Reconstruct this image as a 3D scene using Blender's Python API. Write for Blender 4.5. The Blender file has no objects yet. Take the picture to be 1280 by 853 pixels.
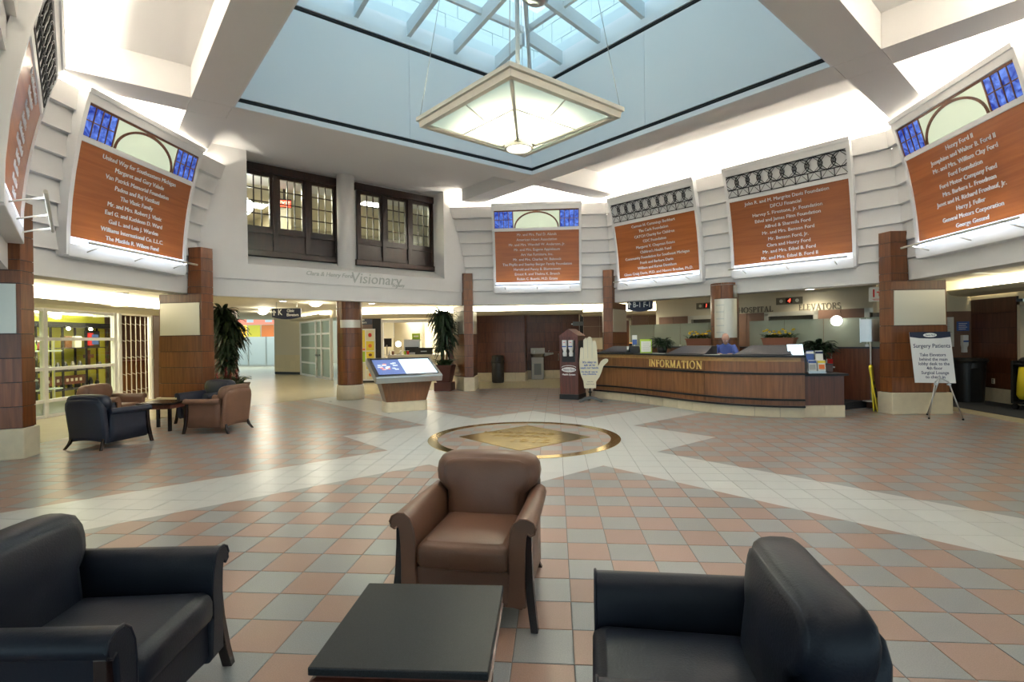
import bpy, math, random
from mathutils import Matrix, Vector
random.seed(7)
R = math.radians
S = bpy.context.scene
COL = S.collection

# ------------------------------------------------------------------ camera
FPX, YAW, PITCH, ROLL, CAM_H = 653.4, -0.0833, -0.0039, -0.0131, 1.589
cy_, sy_ = math.cos(YAW), math.sin(YAW)
F0, R0, U0 = Vector((sy_, cy_, 0)), Vector((cy_, -sy_, 0)), Vector((0, 0, 1))
F1 = F0 * math.cos(PITCH) + U0 * math.sin(PITCH)
U1 = U0 * math.cos(PITCH) - F0 * math.sin(PITCH)
R2 = R0 * math.cos(ROLL) + U1 * math.sin(ROLL)
U2 = U1 * math.cos(ROLL) - R0 * math.sin(ROLL)
cam = bpy.data.cameras.new('camera')
cam.sensor_width = 36.0
cam.lens = FPX / 1280 * 36.0
cam.clip_end = 200
cam_o = bpy.data.objects.new('camera', cam)
COL.objects.link(cam_o)
m3 = Matrix((R2, U2, -F1)).transposed()
cam_o.matrix_world = Matrix.Translation((0, 0, CAM_H)) @ m3.to_4x4()
S.camera = cam_o

# ------------------------------------------------------------------ sky, exposure
world = bpy.data.worlds.new('sky')
S.world = world
world.use_nodes = True
bg = world.node_tree.nodes['Background']
bg.inputs[0].default_value = (0.60, 0.85, 1.0, 1)
bg.inputs[1].default_value = 0.92
S.view_settings.view_transform = 'Standard'
S.view_settings.look = 'None'
S.view_settings.gamma = 1.0
S.view_settings.use_curve_mapping = False
S.view_settings.exposure = 0.95
COVE_W = 26.0       # watts per metre of the wall-top cove lamps
UNDER_W = 16.0      # watts per metre for bulkhead lamps; not used, the recess strip glows
CHAND_W = 190.0     # watts of the lamp inside the chandelier
DOWN_E = 14.0       # glow of the small downlights
COVE_COL = (1.0, 0.93, 0.79)
UNDER_COL = (1.0, 0.88, 0.62)


def bulb(name, loc, power, color, spot=None, radius=0.06):
    l = bpy.data.lights.new(name, 'SPOT' if spot else 'POINT')
    l.energy, l.color, l.shadow_soft_size = power, color, radius
    if spot:
        l.spot_size, l.spot_blend = R(spot), 0.6
    o = bpy.data.objects.new(name, l)
    COL.objects.link(o)
    o.location = loc
    return o


def area(name, loc, direction, sx, sy, power, color):
    l = bpy.data.lights.new(name, 'AREA')
    l.shape = 'RECTANGLE'
    l.size, l.size_y, l.energy, l.color = sx, sy, power, color
    o = bpy.data.objects.new(name, l)
    COL.objects.link(o)
    o.location = loc
    o.rotation_euler = Vector(direction).to_track_quat('-Z', 'Y').to_euler()
    return o


# ------------------------------------------------------------------ materials
MATS = {}


def nt(name):
    m = bpy.data.materials.new(name)
    m.use_nodes = True
    t = m.node_tree
    return m, t, t.nodes['Principled BSDF']


def mat(name, col, rough=0.5, metal=0.0, spec=0.5, var=0.0, vscale=6.0, bump=0.0, bscale=40.0, coat=0.0):
    m, t, b = nt(name)
    b.inputs['Base Color'].default_value = (*col, 1)
    b.inputs['Roughness'].default_value = rough
    b.inputs['Metallic'].default_value = metal
    b.inputs['Specular IOR Level'].default_value = spec
    b.inputs['Coat Weight'].default_value = coat
    tc = t.nodes.new('ShaderNodeTexCoord')
    if var > 0:
        n = t.nodes.new('ShaderNodeTexNoise')
        n.inputs['Scale'].default_value = vscale
        n.inputs['Detail'].default_value = 6
        r = t.nodes.new('ShaderNodeValToRGB')
        r.color_ramp.elements[0].position = 0.3
        r.color_ramp.elements[1].position = 0.7
        r.color_ramp.elements[0].color = (*[c * (1 - var) for c in col], 1)
        r.color_ramp.elements[1].color = (*[min(1, c * (1 + var)) for c in col], 1)
        t.links.new(tc.outputs['Object'], n.inputs['Vector'])
        t.links.new(n.outputs['Fac'], r.inputs['Fac'])
        t.links.new(r.outputs['Color'], b.inputs['Base Color'])
    if bump > 0:
        n2 = t.nodes.new('ShaderNodeTexNoise')
        n2.inputs['Scale'].default_value = bscale
        bp = t.nodes.new('ShaderNodeBump')
        bp.inputs['Strength'].default_value = bump
        bp.inputs['Distance'].default_value = 0.01
        t.links.new(tc.outputs['Object'], n2.inputs['Vector'])
        t.links.new(n2.outputs['Fac'], bp.inputs['Height'])
        t.links.new(bp.outputs['Normal'], b.inputs['Normal'])
    MATS[name] = m
    return m


def wood(name, c0, c1, rough=0.3, axis='Z', scale=14.0, coat=0.2):
    m, t, b = nt(name)
    tc = t.nodes.new('ShaderNodeTexCoord')
    mp = t.nodes.new('ShaderNodeMapping')
    s = [scale, scale, scale]
    s['XYZ'.index(axis)] = scale * 0.06
    mp.inputs['Scale'].default_value = s
    n = t.nodes.new('ShaderNodeTexNoise')
    n.inputs['Scale'].default_value = 1.6
    n.inputs['Detail'].default_value = 7
    n.inputs['Distortion'].default_value = 0.6
    r = t.nodes.new('ShaderNodeValToRGB')
    r.color_ramp.elements[0].position = 0.32
    r.color_ramp.elements[1].position = 0.68
    r.color_ramp.elements[0].color = (*c0, 1)
    r.color_ramp.elements[1].color = (*c1, 1)
    oi = t.nodes.new('ShaderNodeObjectInfo')
    ad = t.nodes.new('ShaderNodeVectorMath')
    ad.operation = 'ADD'
    sc = t.nodes.new('ShaderNodeVectorMath')
    sc.operation = 'SCALE'
    sc.inputs[0].default_value = (7.3, 3.1, 5.7)
    t.links.new(oi.outputs['Random'], sc.inputs['Scale'])
    t.links.new(tc.outputs['Object'], ad.inputs[0])
    t.links.new(sc.outputs[0], ad.inputs[1])
    t.links.new(ad.outputs[0], mp.inputs['Vector'])
    t.links.new(mp.outputs[0], n.inputs['Vector'])
    t.links.new(n.outputs['Fac'], r.inputs['Fac'])
    hv = t.nodes.new('ShaderNodeHueSaturation')
    mr = t.nodes.new('ShaderNodeMapRange')
    mr.inputs['To Min'].default_value = 0.82
    mr.inputs['To Max'].default_value = 1.18
    t.links.new(oi.outputs['Random'], mr.inputs['Value'])
    t.links.new(mr.outputs[0], hv.inputs['Value'])
    t.links.new(r.outputs['Color'], hv.inputs['Color'])
    t.links.new(hv.outputs['Color'], b.inputs['Base Color'])
    b.inputs['Roughness'].default_value = rough
    b.inputs['Coat Weight'].default_value = coat
    b.inputs['Coat Roughness'].default_value = 0.25
    MATS[name] = m
    return m


def tile(name, col, rough=0.28, var=0.10):
    """speckled floor tile; every piece a slightly different tone"""
    m, t, b = nt(name)
    tc = t.nodes.new('ShaderNodeTexCoord')
    n = t.nodes.new('ShaderNodeTexNoise')
    n.inputs['Scale'].default_value = 170
    n.inputs['Detail'].default_value = 3
    n2 = t.nodes.new('ShaderNodeTexNoise')
    n2.inputs['Scale'].default_value = 1.3
    r = t.nodes.new('ShaderNodeValToRGB')
    r.color_ramp.elements[0].position = 0.35
    r.color_ramp.elements[1].position = 0.65
    r.color_ramp.elements[0].color = (*[c * (1 - var) for c in col], 1)
    r.color_ramp.elements[1].color = (*[c * (1 + var) for c in col], 1)
    t.links.new(tc.outputs['Object'], n.inputs['Vector'])
    t.links.new(tc.outputs['Object'], n2.inputs['Vector'])
    t.links.new(n.outputs['Fac'], r.inputs['Fac'])
    oi = t.nodes.new('ShaderNodeObjectInfo')
    mr = t.nodes.new('ShaderNodeMapRange')
    mr.inputs['To Min'].default_value = 0.93
    mr.inputs['To Max'].default_value = 1.06
    hv = t.nodes.new('ShaderNodeHueSaturation')
    t.links.new(oi.outputs['Random'], mr.inputs['Value'])
    t.links.new(mr.outputs[0], hv.inputs['Value'])
    t.links.new(r.outputs['Color'], hv.inputs['Color'])
    t.links.new(hv.outputs['Color'], b.inputs['Base Color'])
    m2 = t.nodes.new('ShaderNodeMapRange')
    m2.inputs['To Min'].default_value = rough - 0.02
    m2.inputs['To Max'].default_value = rough + 0.04
    t.links.new(n2.outputs['Fac'], m2.inputs['Value'])
    t.links.new(m2.outputs[0], b.inputs['Roughness'])
    MATS[name] = m
    return m


def emit(name, col, strength):
    m, t, b = nt(name)
    b.inputs['Base Color'].default_value = (*[c * 0.6 for c in col], 1)
    b.inputs['Emission Color'].default_value = (*col, 1)
    b.inputs['Emission Strength'].default_value = strength
    MATS[name] = m
    return m


def glass(name, tint, clear=0.9, diff=0.0, dcol=(0.8, 0.85, 0.8), rough=0.02):
    """thin pane: clear share tinted, part scattering, rest glossy"""
    m, t, b = nt(name)
    out = t.nodes['Material Output']
    t.nodes.remove(b)
    tr = t.nodes.new('ShaderNodeBsdfTransparent')
    tr.inputs[0].default_value = (*tint, 1)
    gl = t.nodes.new('ShaderNodeBsdfGlossy')
    gl.inputs['Roughness'].default_value = rough
    gl.inputs['Color'].default_value = (0.9, 0.95, 0.95, 1)
    mx = t.nodes.new('ShaderNodeMixShader')
    lw = t.nodes.new('ShaderNodeLayerWeight')
    lw.inputs['Blend'].default_value = 0.5
    pw = t.nodes.new('ShaderNodeMath'); pw.operation = 'POWER'; pw.inputs[1].default_value = 4.0
    sc = t.nodes.new('ShaderNodeMath'); sc.operation = 'MULTIPLY_ADD'; sc.inputs[1].default_value = 0.55; sc.inputs[2].default_value = 0.03
    t.links.new(lw.outputs['Facing'], pw.inputs[0])
    t.links.new(pw.outputs[0], sc.inputs[0])
    t.links.new(sc.outputs[0], mx.inputs[0])
    t.links.new(tr.outputs[0], mx.inputs[1])
    t.links.new(gl.outputs[0], mx.inputs[2])
    last = mx
    if diff > 0:
        df = t.nodes.new('ShaderNodeBsdfDiffuse')
        df.inputs[0].default_value = (*dcol, 1)
        tl = t.nodes.new('ShaderNodeBsdfTranslucent')
        tl.inputs[0].default_value = (*dcol, 1)
        m0 = t.nodes.new('ShaderNodeMixShader')
        m0.inputs[0].default_value = 0.5
        t.links.new(df.outputs[0], m0.inputs[1])
        t.links.new(tl.outputs[0], m0.inputs[2])
        m1 = t.nodes.new('ShaderNodeMixShader')
        m1.inputs[0].default_value = diff
        t.links.new(mx.outputs[0], m1.inputs[1])
        t.links.new(m0.outputs[0], m1.inputs[2])
        last = m1
    t.links.new(last.outputs[0], out.inputs['Surface'])
    MATS[name] = m
    return m


def bands(name, c0, c1, scale, rough=0.4, axis=0):
    """brick-joint relief for surfaces too far off to pick their tiles apart"""
    m, t, b = nt(name)
    tc = t.nodes.new('ShaderNodeTexCoord')
    br = t.nodes.new('ShaderNodeTexBrick')
    br.offset = 0
    br.inputs['Scale'].default_value = scale
    br.inputs['Color1'].default_value = (*c0, 1)
    br.inputs['Color2'].default_value = (*[c * 0.94 for c in c0], 1)
    br.inputs['Mortar'].default_value = (*c1, 1)
    br.inputs['Mortar Size'].default_value = 0.012
    br.inputs['Brick Width'].default_value = 1.0
    br.inputs['Row Height'].default_value = 1.0
    if axis:
        mp = t.nodes.new('ShaderNodeMapping')
        mp.inputs['Rotation'].default_value = (R(90), 0, 0)
        t.links.new(tc.outputs['Object'], mp.inputs['Vector'])
        t.links.new(mp.outputs[0], br.inputs['Vector'])
    else:
        t.links.new(tc.outputs['Object'], br.inputs['Vector'])
    t.links.new(br.outputs['Color'], b.inputs['Base Color'])
    b.inputs['Roughness'].default_value = rough
    MATS[name] = m
    return m


M = MATS
mat('paint', (0.80, 0.78, 0.755), 0.6, var=0.02, vscale=2)
mat('ceiling_paint', (0.78, 0.765, 0.75), 0.7)
mat('well_paint', (0.80, 0.82, 0.84), 0.6)
mat('under_ceiling', (0.70, 0.66, 0.55), 0.7)
mat('beige_paint', (0.62, 0.56, 0.42), 0.6)
mat('white_enamel', (0.80, 0.80, 0.79), 0.35)
mat('cream_metal', (0.72, 0.68, 0.58), 0.4)
mat('black_slot', (0.012, 0.012, 0.014), 0.6)
wood('column_wood', (0.130, 0.041, 0.013), (0.225, 0.078, 0.024), 0.3)
wood('dark_wood', (0.080, 0.026, 0.013), (0.145, 0.050, 0.023), 0.35)
wood('donor_wood', (0.29, 0.080, 0.017), (0.385, 0.117, 0.027), 0.28, axis='X', scale=9)
wood('desk_wood', (0.125, 0.050, 0.018), (0.215, 0.088, 0.032), 0.32)
wood('light_wood', (0.40, 0.22, 0.07), (0.52, 0.30, 0.10), 0.32, axis='X')
wood('window_wood', (0.020, 0.0085, 0.0055), (0.040, 0.017, 0.010), 0.28)
wood('mahogany', (0.085, 0.022, 0.014), (0.15, 0.042, 0.025), 0.3)
wood('black_wood', (0.012, 0.006, 0.006), (0.026, 0.011, 0.009), 0.22)
mat('navy_leather', (0.008, 0.0105, 0.020), 0.46, spec=0.32, var=0.12, vscale=5, bump=0.10, bscale=120)
mat('blue_leather', (0.016, 0.021, 0.040), 0.42, var=0.10, vscale=5, bump=0.10, bscale=120)
mat('brown_leather', (0.165, 0.080, 0.048), 0.40, var=0.08, vscale=5, bump=0.10, bscale=120)
mat('tan_leather', (0.20, 0.100, 0.060), 0.45, var=0.08, vscale=5, bump=0.10, bscale=120)
mat('granite', (0.012, 0.0135, 0.016), 0.42, spec=0.3, var=0.5, vscale=260)
mat('dark_laminate', (0.035, 0.035, 0.042), 0.38)
mat('black_plastic', (0.010, 0.010, 0.011), 0.4)
mat('grey_plastic', (0.12, 0.13, 0.14), 0.45)
mat('steel', (0.55, 0.55, 0.54), 0.28, metal=1.0)
mat('brushed_nickel', (0.66, 0.64, 0.56), 0.42, metal=0.7)
mat('dull_steel', (0.30, 0.29, 0.27), 0.4, metal=0.8)
mat('brass', (0.72, 0.52, 0.20), 0.16, metal=1.0)
mat('plate_brass', (0.50, 0.38, 0.14), 0.22, metal=1.0, var=0.25, vscale=3)
mat('gold_letter', (0.85, 0.66, 0.25), 0.35, metal=0.4)
mat('pale_letter', (0.70, 0.73, 0.76), 0.4)
mat('grey_letter', (0.50, 0.51, 0.47), 0.5)
mat('bronze_letter', (0.16, 0.14, 0.10), 0.4)
mat('navy_sign', (0.010, 0.016, 0.050), 0.4)
mat('white_print', (0.85, 0.85, 0.83), 0.5)
mat('navy_print', (0.020, 0.030, 0.10), 0.5)
mat('blue_print', (0.07, 0.14, 0.42), 0.5)
mat('red_print', (0.70, 0.03, 0.03), 0.5)
mat('green_print', (0.40, 0.60, 0.05), 0.5)
mat('yellow_print', (0.85, 0.66, 0.06), 0.5)
mat('orange_print', (0.85, 0.22, 0.05), 0.5)
mat('paper', (0.80, 0.79, 0.74), 0.6)
mat('cream_board', (0.74, 0.69, 0.52), 0.5)
mat('base_tile', (0.66, 0.58, 0.42), 0.35, var=0.05, vscale=8)
mat('brown_tile', (0.20, 0.115, 0.080), 0.4, var=0.06)
mat('carpet', (0.022, 0.024, 0.030), 0.95, var=0.3, vscale=80)
mat('terracotta', (0.23, 0.085, 0.045), 0.6)
mat('planter_brown', (0.10, 0.035, 0.024), 0.5)
mat('soil', (0.03, 0.02, 0.012), 0.9)
mat('leaf_dark', (0.016, 0.034, 0.012), 0.45, var=0.4, vscale=7)
mat('leaf_mid', (0.035, 0.075, 0.020), 0.45, var=0.4, vscale=7)
mat('trunk', (0.20, 0.105, 0.045), 0.8, var=0.2)
mat('flower_yellow', (0.85, 0.55, 0.02), 0.5)
mat('flower_red', (0.24, 0.02, 0.035), 0.5)
mat('skin', (0.62, 0.36, 0.27), 0.5)
mat('white_hair', (0.70, 0.66, 0.60), 0.7)
mat('blue_shirt', (0.10, 0.16, 0.50), 0.7)
mat('dark_cloth', (0.03, 0.03, 0.04), 0.8)
mat('wet_yellow', (0.70, 0.55, 0.02), 0.45)
mat('ext_red', (0.55, 0.02, 0.02), 0.35)
mat('lime_wall', (0.62, 0.60, 0.07), 0.6)
mat('cafe_tile', (0.78, 0.74, 0.60), 0.35)
mat('rafter', (0.62, 0.64, 0.65), 0.5)
mat('outside_block', (0.86, 0.88, 0.86), 0.8)
mat('grout', (0.13, 0.13, 0.125), 0.8)
tile('tile_pink', (0.34, 0.220, 0.172))
tile('tile_grey', (0.27, 0.285, 0.29))
tile('tile_white', (0.57, 0.58, 0.565), var=0.04)
bands('beige_floor', (0.55, 0.48, 0.33), (0.50, 0.43, 0.29), 3.28, 0.22)
bands('travertine', (0.68, 0.58, 0.36), (0.60, 0.50, 0.30), 3.0, 0.4, axis=1)
glass('clear_glass', (0.93, 0.97, 0.95))
glass('sky_glass', (0.88, 0.97, 0.97))
glass('frost_glass', (0.82, 0.90, 0.86), diff=0.45, dcol=(0.58, 0.63, 0.54), rough=0.25)
glass('milk_glass', (0.8, 0.88, 0.9), diff=0.85, dcol=(0.66, 0.72, 0.72), rough=0.3)
glass('chand_glass', (0.9, 0.95, 0.85), diff=0.88, dcol=(0.86, 0.90, 0.76), rough=0.3)
emit('lamp_white', (1.0, 0.93, 0.78), DOWN_E)
emit('lamp_bowl', (1.0, 0.96, 0.82), 4.0)
emit('office_lamp', (1.0, 0.97, 0.85), 9.0)
emit('recess_glow', (1.0, 0.92, 0.70), 5.0)  # glow of the lit recess above the low bulkheads, put into its colour
emit('panel_strip', (0.70, 0.80, 1.0), 1.3)
emit('screen_blue', (0.10, 0.15, 0.34), 0.7)
emit('screen_pale', (0.62, 0.80, 0.90), 0.95)
emit('screen_map', (0.50, 0.55, 0.62), 0.8)
emit('exit_red', (1.0, 0.06, 0.03), 2.2)
emit('pane_cream', (0.72, 0.82, 0.62), 0.30)
emit('amber_glow', (1.0, 0.42, 0.06), 3.0)
emit('menu_glow', (1.0, 0.55, 0.06), 1.1)
emit('coral_sign', (0.85, 0.25, 0.16), 0.5)


def art_blue():
    m, t, b = nt('art_blue')
    tc = t.nodes.new('ShaderNodeTexCoord')
    n = t.nodes.new('ShaderNodeTexNoise')
    n.inputs['Scale'].default_value = 7
    n.inputs['Distortion'].default_value = 1.2
    r = t.nodes.new('ShaderNodeValToRGB')
    r.color_ramp.elements[0].color = (0.012, 0.03, 0.30, 1)
    r.color_ramp.elements[1].color = (0.13, 0.26, 0.80, 1)
    r.color_ramp.elements[0].position = 0.35
    r.color_ramp.elements[1].position = 0.7
    t.links.new(tc.outputs['Object'], n.inputs['Vector'])
    t.links.new(n.outputs['Fac'], r.inputs['Fac'])
    t.links.new(r.outputs['Color'], b.inputs['Base Color'])
    t.links.new(r.outputs['Color'], b.inputs['Emission Color'])
    b.inputs['Emission Strength'].default_value = 0.35
    b.inputs['Roughness'].default_value = 0.2
    MATS['art_blue'] = m


art_blue()


# ------------------------------------------------------------------ mesh building
class MB:
    def __init__(self):
        self.v, self.f, self.m, self.s = [], [], [], []

    def face(self, idx, m=0, sm=False):
        self.f.append(tuple(idx)); self.m.append(m); self.s.append(sm)

    def poly(self, pts, m=0, sm=False):
        n = len(self.v)
        self.v += [tuple(p) for p in pts]
        self.face(range(n, n + len(pts)), m, sm)
        return self

    def box(self, x0, x1, y0, y1, z0, z1, m=0):
        n = len(self.v)
        self.v += [(x0, y0, z0), (x1, y0, z0), (x1, y1, z0), (x0, y1, z0), (x0, y0, z1), (x1, y0, z1), (x1, y1, z1), (x0, y1, z1)]
        for q in ((0, 3, 2, 1), (4, 5, 6, 7), (0, 1, 5, 4), (1, 2, 6, 5), (2, 3, 7, 6), (3, 0, 4, 7)):
            self.face([n + i for i in q], m)
        return self

    def loft(self, rings, cap=True, m=0, sm=False, closed=True):
        """rings: lists of points of one length, joined in turn"""
        n = len(self.v); k = len(rings[0])
        for r in rings:
            self.v += [tuple(p) for p in r]
        for a in range(len(rings) - 1):
            for b in range(k if closed else k - 1):
                c = (b + 1) % k
                self.face((n + a * k + b, n + a * k + c, n + (a + 1) * k + c, n + (a + 1) * k + b), m, sm)
        if cap:
            self.face([n + i for i in range(k)][::-1], m)
            self.face([n + (len(rings) - 1) * k + i for i in range(k)], m)
        return self

    def prism(self, pts, z0, z1, m=0):
        """plan polygon (counter-clockwise) raised from z0 to z1"""
        return self.loft([[(x, y, z0) for x, y in pts], [(x, y, z1) for x, y in pts]], m=m)

    def slab(self, pts, y0, y1, m=0, sm=False):
        """outline in x,z pushed along y"""
        return self.loft([[(x, y0, z) for x, z in pts], [(x, y1, z) for x, z in pts]], m=m, sm=sm)

    def tube(self, path, r, n=8, m=0, sm=True, cap=True):
        path = [Vector(p) for p in path]
        rr = r if isinstance(r, (list, tuple)) else [r] * len(path)
        rings = []
        for i, p in enumerate(path):
            d = (path[min(i + 1, len(path) - 1)] - path[max(i - 1, 0)]).normalized()
            a = d.cross(Vector((0, 0, 1)))
            if a.length < 1e-3:
                a = Vector((1, 0, 0))
            a.normalize(); b = d.cross(a)
            rings.append([p + (a * math.cos(2 * math.pi * k / n) + b * math.sin(2 * math.pi * k / n)) * rr[i] for k in range(n)])
        return self.loft(rings, cap, m, sm)

    def lathe(self, prof, n=24, cx=0, cy=0, m=0, sm=True, a0=0, a1=360, ann=False):
        if ann: prof = list(prof) + [prof[0]]
        full = abs(a1 - a0) >= 360
        k = n if full else n + 1
        rings = [[(cx + r * math.cos(R(a0 + (a1 - a0) * i / n)), cy + r * math.sin(R(a0 + (a1 - a0) * i / n)), z) for i in range(k)] for r, z in prof]
        return self.loft(rings, cap=full and not ann, m=m, sm=sm, closed=full)

    def ball(self, c, rx, ry=None, rz=None, n=12, k=8, m=0):
        ry = rx if ry is None else ry
        rz = rx if rz is None else rz
        rings = []
        for j in range(1, k):
            t = math.pi * j / k
            rings.append([(c[0] + rx * math.sin(t) * math.cos(2 * math.pi * i / n), c[1] + ry * math.sin(t) * math.sin(2 * math.pi * i / n), c[2] - rz * math.cos(t)) for i in range(n)])
        return self.loft(rings, True, m, True)

    def pillow(self, outline, depth, r=0.03, bulge=0.0, plane='XZ', steps=3, at=0.0, curve=None):
        """outline (2d) as a padded slab: both faces rounded over radius r and swelling by bulge"""
        cx = sum(p[0] for p in outline) / len(outline)
        cz = sum(p[1] for p in outline) / len(outline)
        size = max(max(abs(p[0] - cx), abs(p[1] - cz)) for p in outline)

        def ring(inset, d):
            out = []
            for x, z in outline:
                k = 1 - inset / size
                px, pz = cx + (x - cx) * k, cz + (z - cz) * k
                out.append((px, at + d, pz) if plane == 'XZ' else (px, pz, at + d))
            return out
        rings = []
        ins = [(size * .88 * q, -bulge * math.sin(math.pi / 2 * min(1, q * 1.05))) for q in (1, .8, .62, .46, .32, .2, .1)]
        for i, b in ins:
            rings.append(ring(max(i, r * 1.02), -depth / 2 + b))
        for k in range(steps + 1):
            a = math.pi / 2 * k / steps
            rings.append(ring(r * (1 - math.sin(a)), -depth / 2 + r * (1 - math.cos(a))))
        for k in range(steps + 1):
            a = math.pi / 2 * k / steps
            rings.append(ring(r * (1 - math.cos(a)), depth / 2 - r * (1 - math.sin(a))))
        for i, b in ins[::-1]:
            rings.append(ring(max(i, r * 1.02), depth / 2 - b))
        if curve:
            rings = [[curve(p) for p in q] for q in rings]
        return self.loft(rings, True, 0, True)

    def xf(self, fn):
        self.v = [tuple(fn(p)) for p in self.v]
        return self

    def mesh(self, name, mats):
        me = bpy.data.meshes.new(name)
        me.from_pydata(self.v, [], self.f)
        for mm in (mats if isinstance(mats, (list, tuple)) else [mats]):
            me.materials.append(M[mm] if isinstance(mm, str) else mm)
        me.polygons.foreach_set('material_index', self.m)
        me.polygons.foreach_set('use_smooth', self.s)
        me.update()
        return me


def tag(o, label=None, cat=None, group=None, kind=None):
    if label: o['label'] = label
    if cat: o['category'] = cat
    if group: o['group'] = group
    if kind: o['kind'] = kind
    return o


def link(name, me, parent=None, loc=(0, 0, 0), rot=(0, 0, 0)):
    o = bpy.data.objects.new(name, me)
    COL.objects.link(o)
    o.parent = parent
    o.location = loc
    o.rotation_euler = rot
    return o


def mk(name, mb, mats, parent=None, loc=(0, 0, 0), rot=(0, 0, 0), bevel=0.0, fix=True):
    me = mb.mesh(name, mats)
    o = link(name, me, parent, loc, rot)
    if fix:
        import bmesh
        b = bmesh.new(); b.from_mesh(me)
        bmesh.ops.recalc_face_normals(b, faces=b.faces)
        b.to_mesh(me); b.free()
    if bevel > 0:
        md = o.modifiers.new('round', 'BEVEL')
        md.width = bevel; md.segments = 2; md.limit_method = 'ANGLE'; md.angle_limit = R(40)
    return o


def thing(name, label, cat, loc=(0, 0, 0), rz=0.0, group=None, rot=None):
    o = bpy.data.objects.new(name, None)
    COL.objects.link(o)
    o.location = loc
    o.rotation_euler = rot if rot else (0, 0, rz)
    return tag(o, label, cat, group)


def struct(name, loc=(0, 0, 0), rz=0.0):
    o = bpy.data.objects.new(name, None)
    COL.objects.link(o)
    o.location = loc
    o.rotation_euler = (0, 0, rz)
    o['kind'] = 'structure'
    return o


def copy_tree(o, parent=None):
    c = o.copy()
    COL.objects.link(c)
    c.parent = parent
    for ch in list(o.children):
        copy_tree(ch, c)
    return c


def B(*a):
    return MB().box(*a)


def circ(r, n, cx=0, cz=0, a0=0, a1=360):
    full = abs(a1 - a0) >= 360
    return [(cx + r * math.cos(R(a0 + (a1 - a0) * i / n)), cz + r * math.sin(R(a0 + (a1 - a0) * i / n))) for i in range(n if full else n + 1)]


# ------------------------------------------------------------------ lettering
_fc = {}


def letters(s, size, depth=0.006, bold=0.0, shear=0.0, align='CENTER'):
    """flat sans lettering as an MB lying in x,z and facing -y"""
    key = (s, size, depth, bold, shear, align)
    if key not in _fc:
        c = bpy.data.curves.new('lettering', 'FONT')
        c.body = s; c.size = size; c.extrude = depth; c.offset = bold; c.shear = shear
        c.align_x = align; c.align_y = 'CENTER'; c.resolution_u = 2
        o = bpy.data.objects.new('lettering', c)
        me = bpy.data.meshes.new_from_object(o)
        v = [tuple(p.co) for p in me.vertices]
        f = [tuple(p.vertices) for p in me.polygons]
        bpy.data.objects.remove(o); bpy.data.curves.remove(c); bpy.data.meshes.remove(me)
        _fc[key] = (v, f)
    v, f = _fc[key]
    mb = MB()
    mb.v = [(p[0], -p[2], p[1]) for p in v]
    for q in f:
        mb.face(q)
    return mb


def arc(cx, cz, rx, rz, a0, a1, n=10):
    return [(cx + rx * math.cos(R(a0 + (a1 - a0) * i / n)), cz + rz * math.sin(R(a0 + (a1 - a0) * i / n))) for i in range(n + 1)]


# capitals with serifs: width, [(polyline, stroke)], [(x, z) of serifs]; height 1
T_, N_ = 0.15, 0.07
SERIF = {
    'I': (0.36, [([(.18, 0), (.18, 1)], T_)], [(.18, 0), (.18, 1)]),
    'N': (0.84, [([(.14, 0), (.14, 1)], N_), ([(.12, .98), (.70, .02)], T_), ([(.70, 0), (.70, 1)], N_)], [(.14, 0), (.12, 1), (.70, 1)]),
    'F': (0.62, [([(.16, 0), (.16, 1)], T_), ([(.16, .965), (.55, .965)], N_), ([(.16, .52), (.46, .52)], N_), ([(.54, .98), (.54, .80)], N_), ([(.45, .62), (.45, .42)], N_)], [(.16, 0), (.12, 1)]),
    'O': (0.92, [(arc(.46, .5, .36, .48, 0, 360, 20), .11)], []),
    'R': (0.76, [([(.16, 0), (.16, 1)], T_), ([(.16, .965), (.38, .965)] + arc(.38, .74, .22, .225, 90, -90, 8) + [(.16, .515)], .09), ([(.36, .5), (.68, .02)], T_)], [(.16, 0), (.12, 1), (.68, 0)]),
    'M': (1.02, [([(.12, 0), (.16, 1)], N_), ([(.17, .98), (.50, .04)], T_), ([(.50, .04), (.83, .98)], N_), ([(.84, 1), (.88, 0)], T_)], [(.12, 0), (.15, 1), (.86, 1), (.88, 0)]),
    'A': (0.82, [([(.12, 0), (.41, .98)], N_), ([(.41, .98), (.70, 0)], T_), ([(.22, .34), (.58, .34)], N_)], [(.12, 0), (.70, 0)]),
    'T': (0.72, [([(.36, 0), (.36, 1)], T_), ([(.05, .965), (.67, .965)], N_), ([(.06, .98), (.06, .78)], N_), ([(.66, .98), (.66, .78)], N_)], [(.36, 0)]),
    'H': (0.86, [([(.16, 0), (.16, 1)], T_), ([(.70, 0), (.70, 1)], T_), ([(.16, .5), (.70, .5)], N_)], [(.16, 0), (.16, 1), (.70, 0), (.70, 1)]),
    'S': (0.62, [(arc(.31, .74, .20, .23, 20, 270, 10) + arc(.31, .26, .21, .24, 90, -160, 10), .10)], []),
    'P': (0.68, [([(.16, 0), (.16, 1)], T_), ([(.16, .965), (.36, .965)] + arc(.36, .72, .22, .245, 90, -90, 8) + [(.16, .475)], .09)], [(.16, 0), (.12, 1)]),
    'L': (0.64, [([(.16, 0), (.16, 1)], T_), ([(.16, .035), (.58, .035)], N_), ([(.57, .02), (.57, .22)], N_)], [(.16, 0), (.16, 1)]),
    'E': (0.66, [([(.16, 0), (.16, 1)], T_), ([(.16, .965), (.56, .965)], N_), ([(.16, .52), (.47, .52)], N_), ([(.16, .035), (.60, .035)], N_), ([(.56, .98), (.56, .80)], N_), ([(.60, .02), (.60, .22)], N_)], [(.12, 0), (.12, 1)]),
    'V': (0.82, [([(.12, 1), (.41, .02)], T_), ([(.41, .02), (.70, 1)], N_)], [(.12, 1), (.70, 1)]),
}


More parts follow.
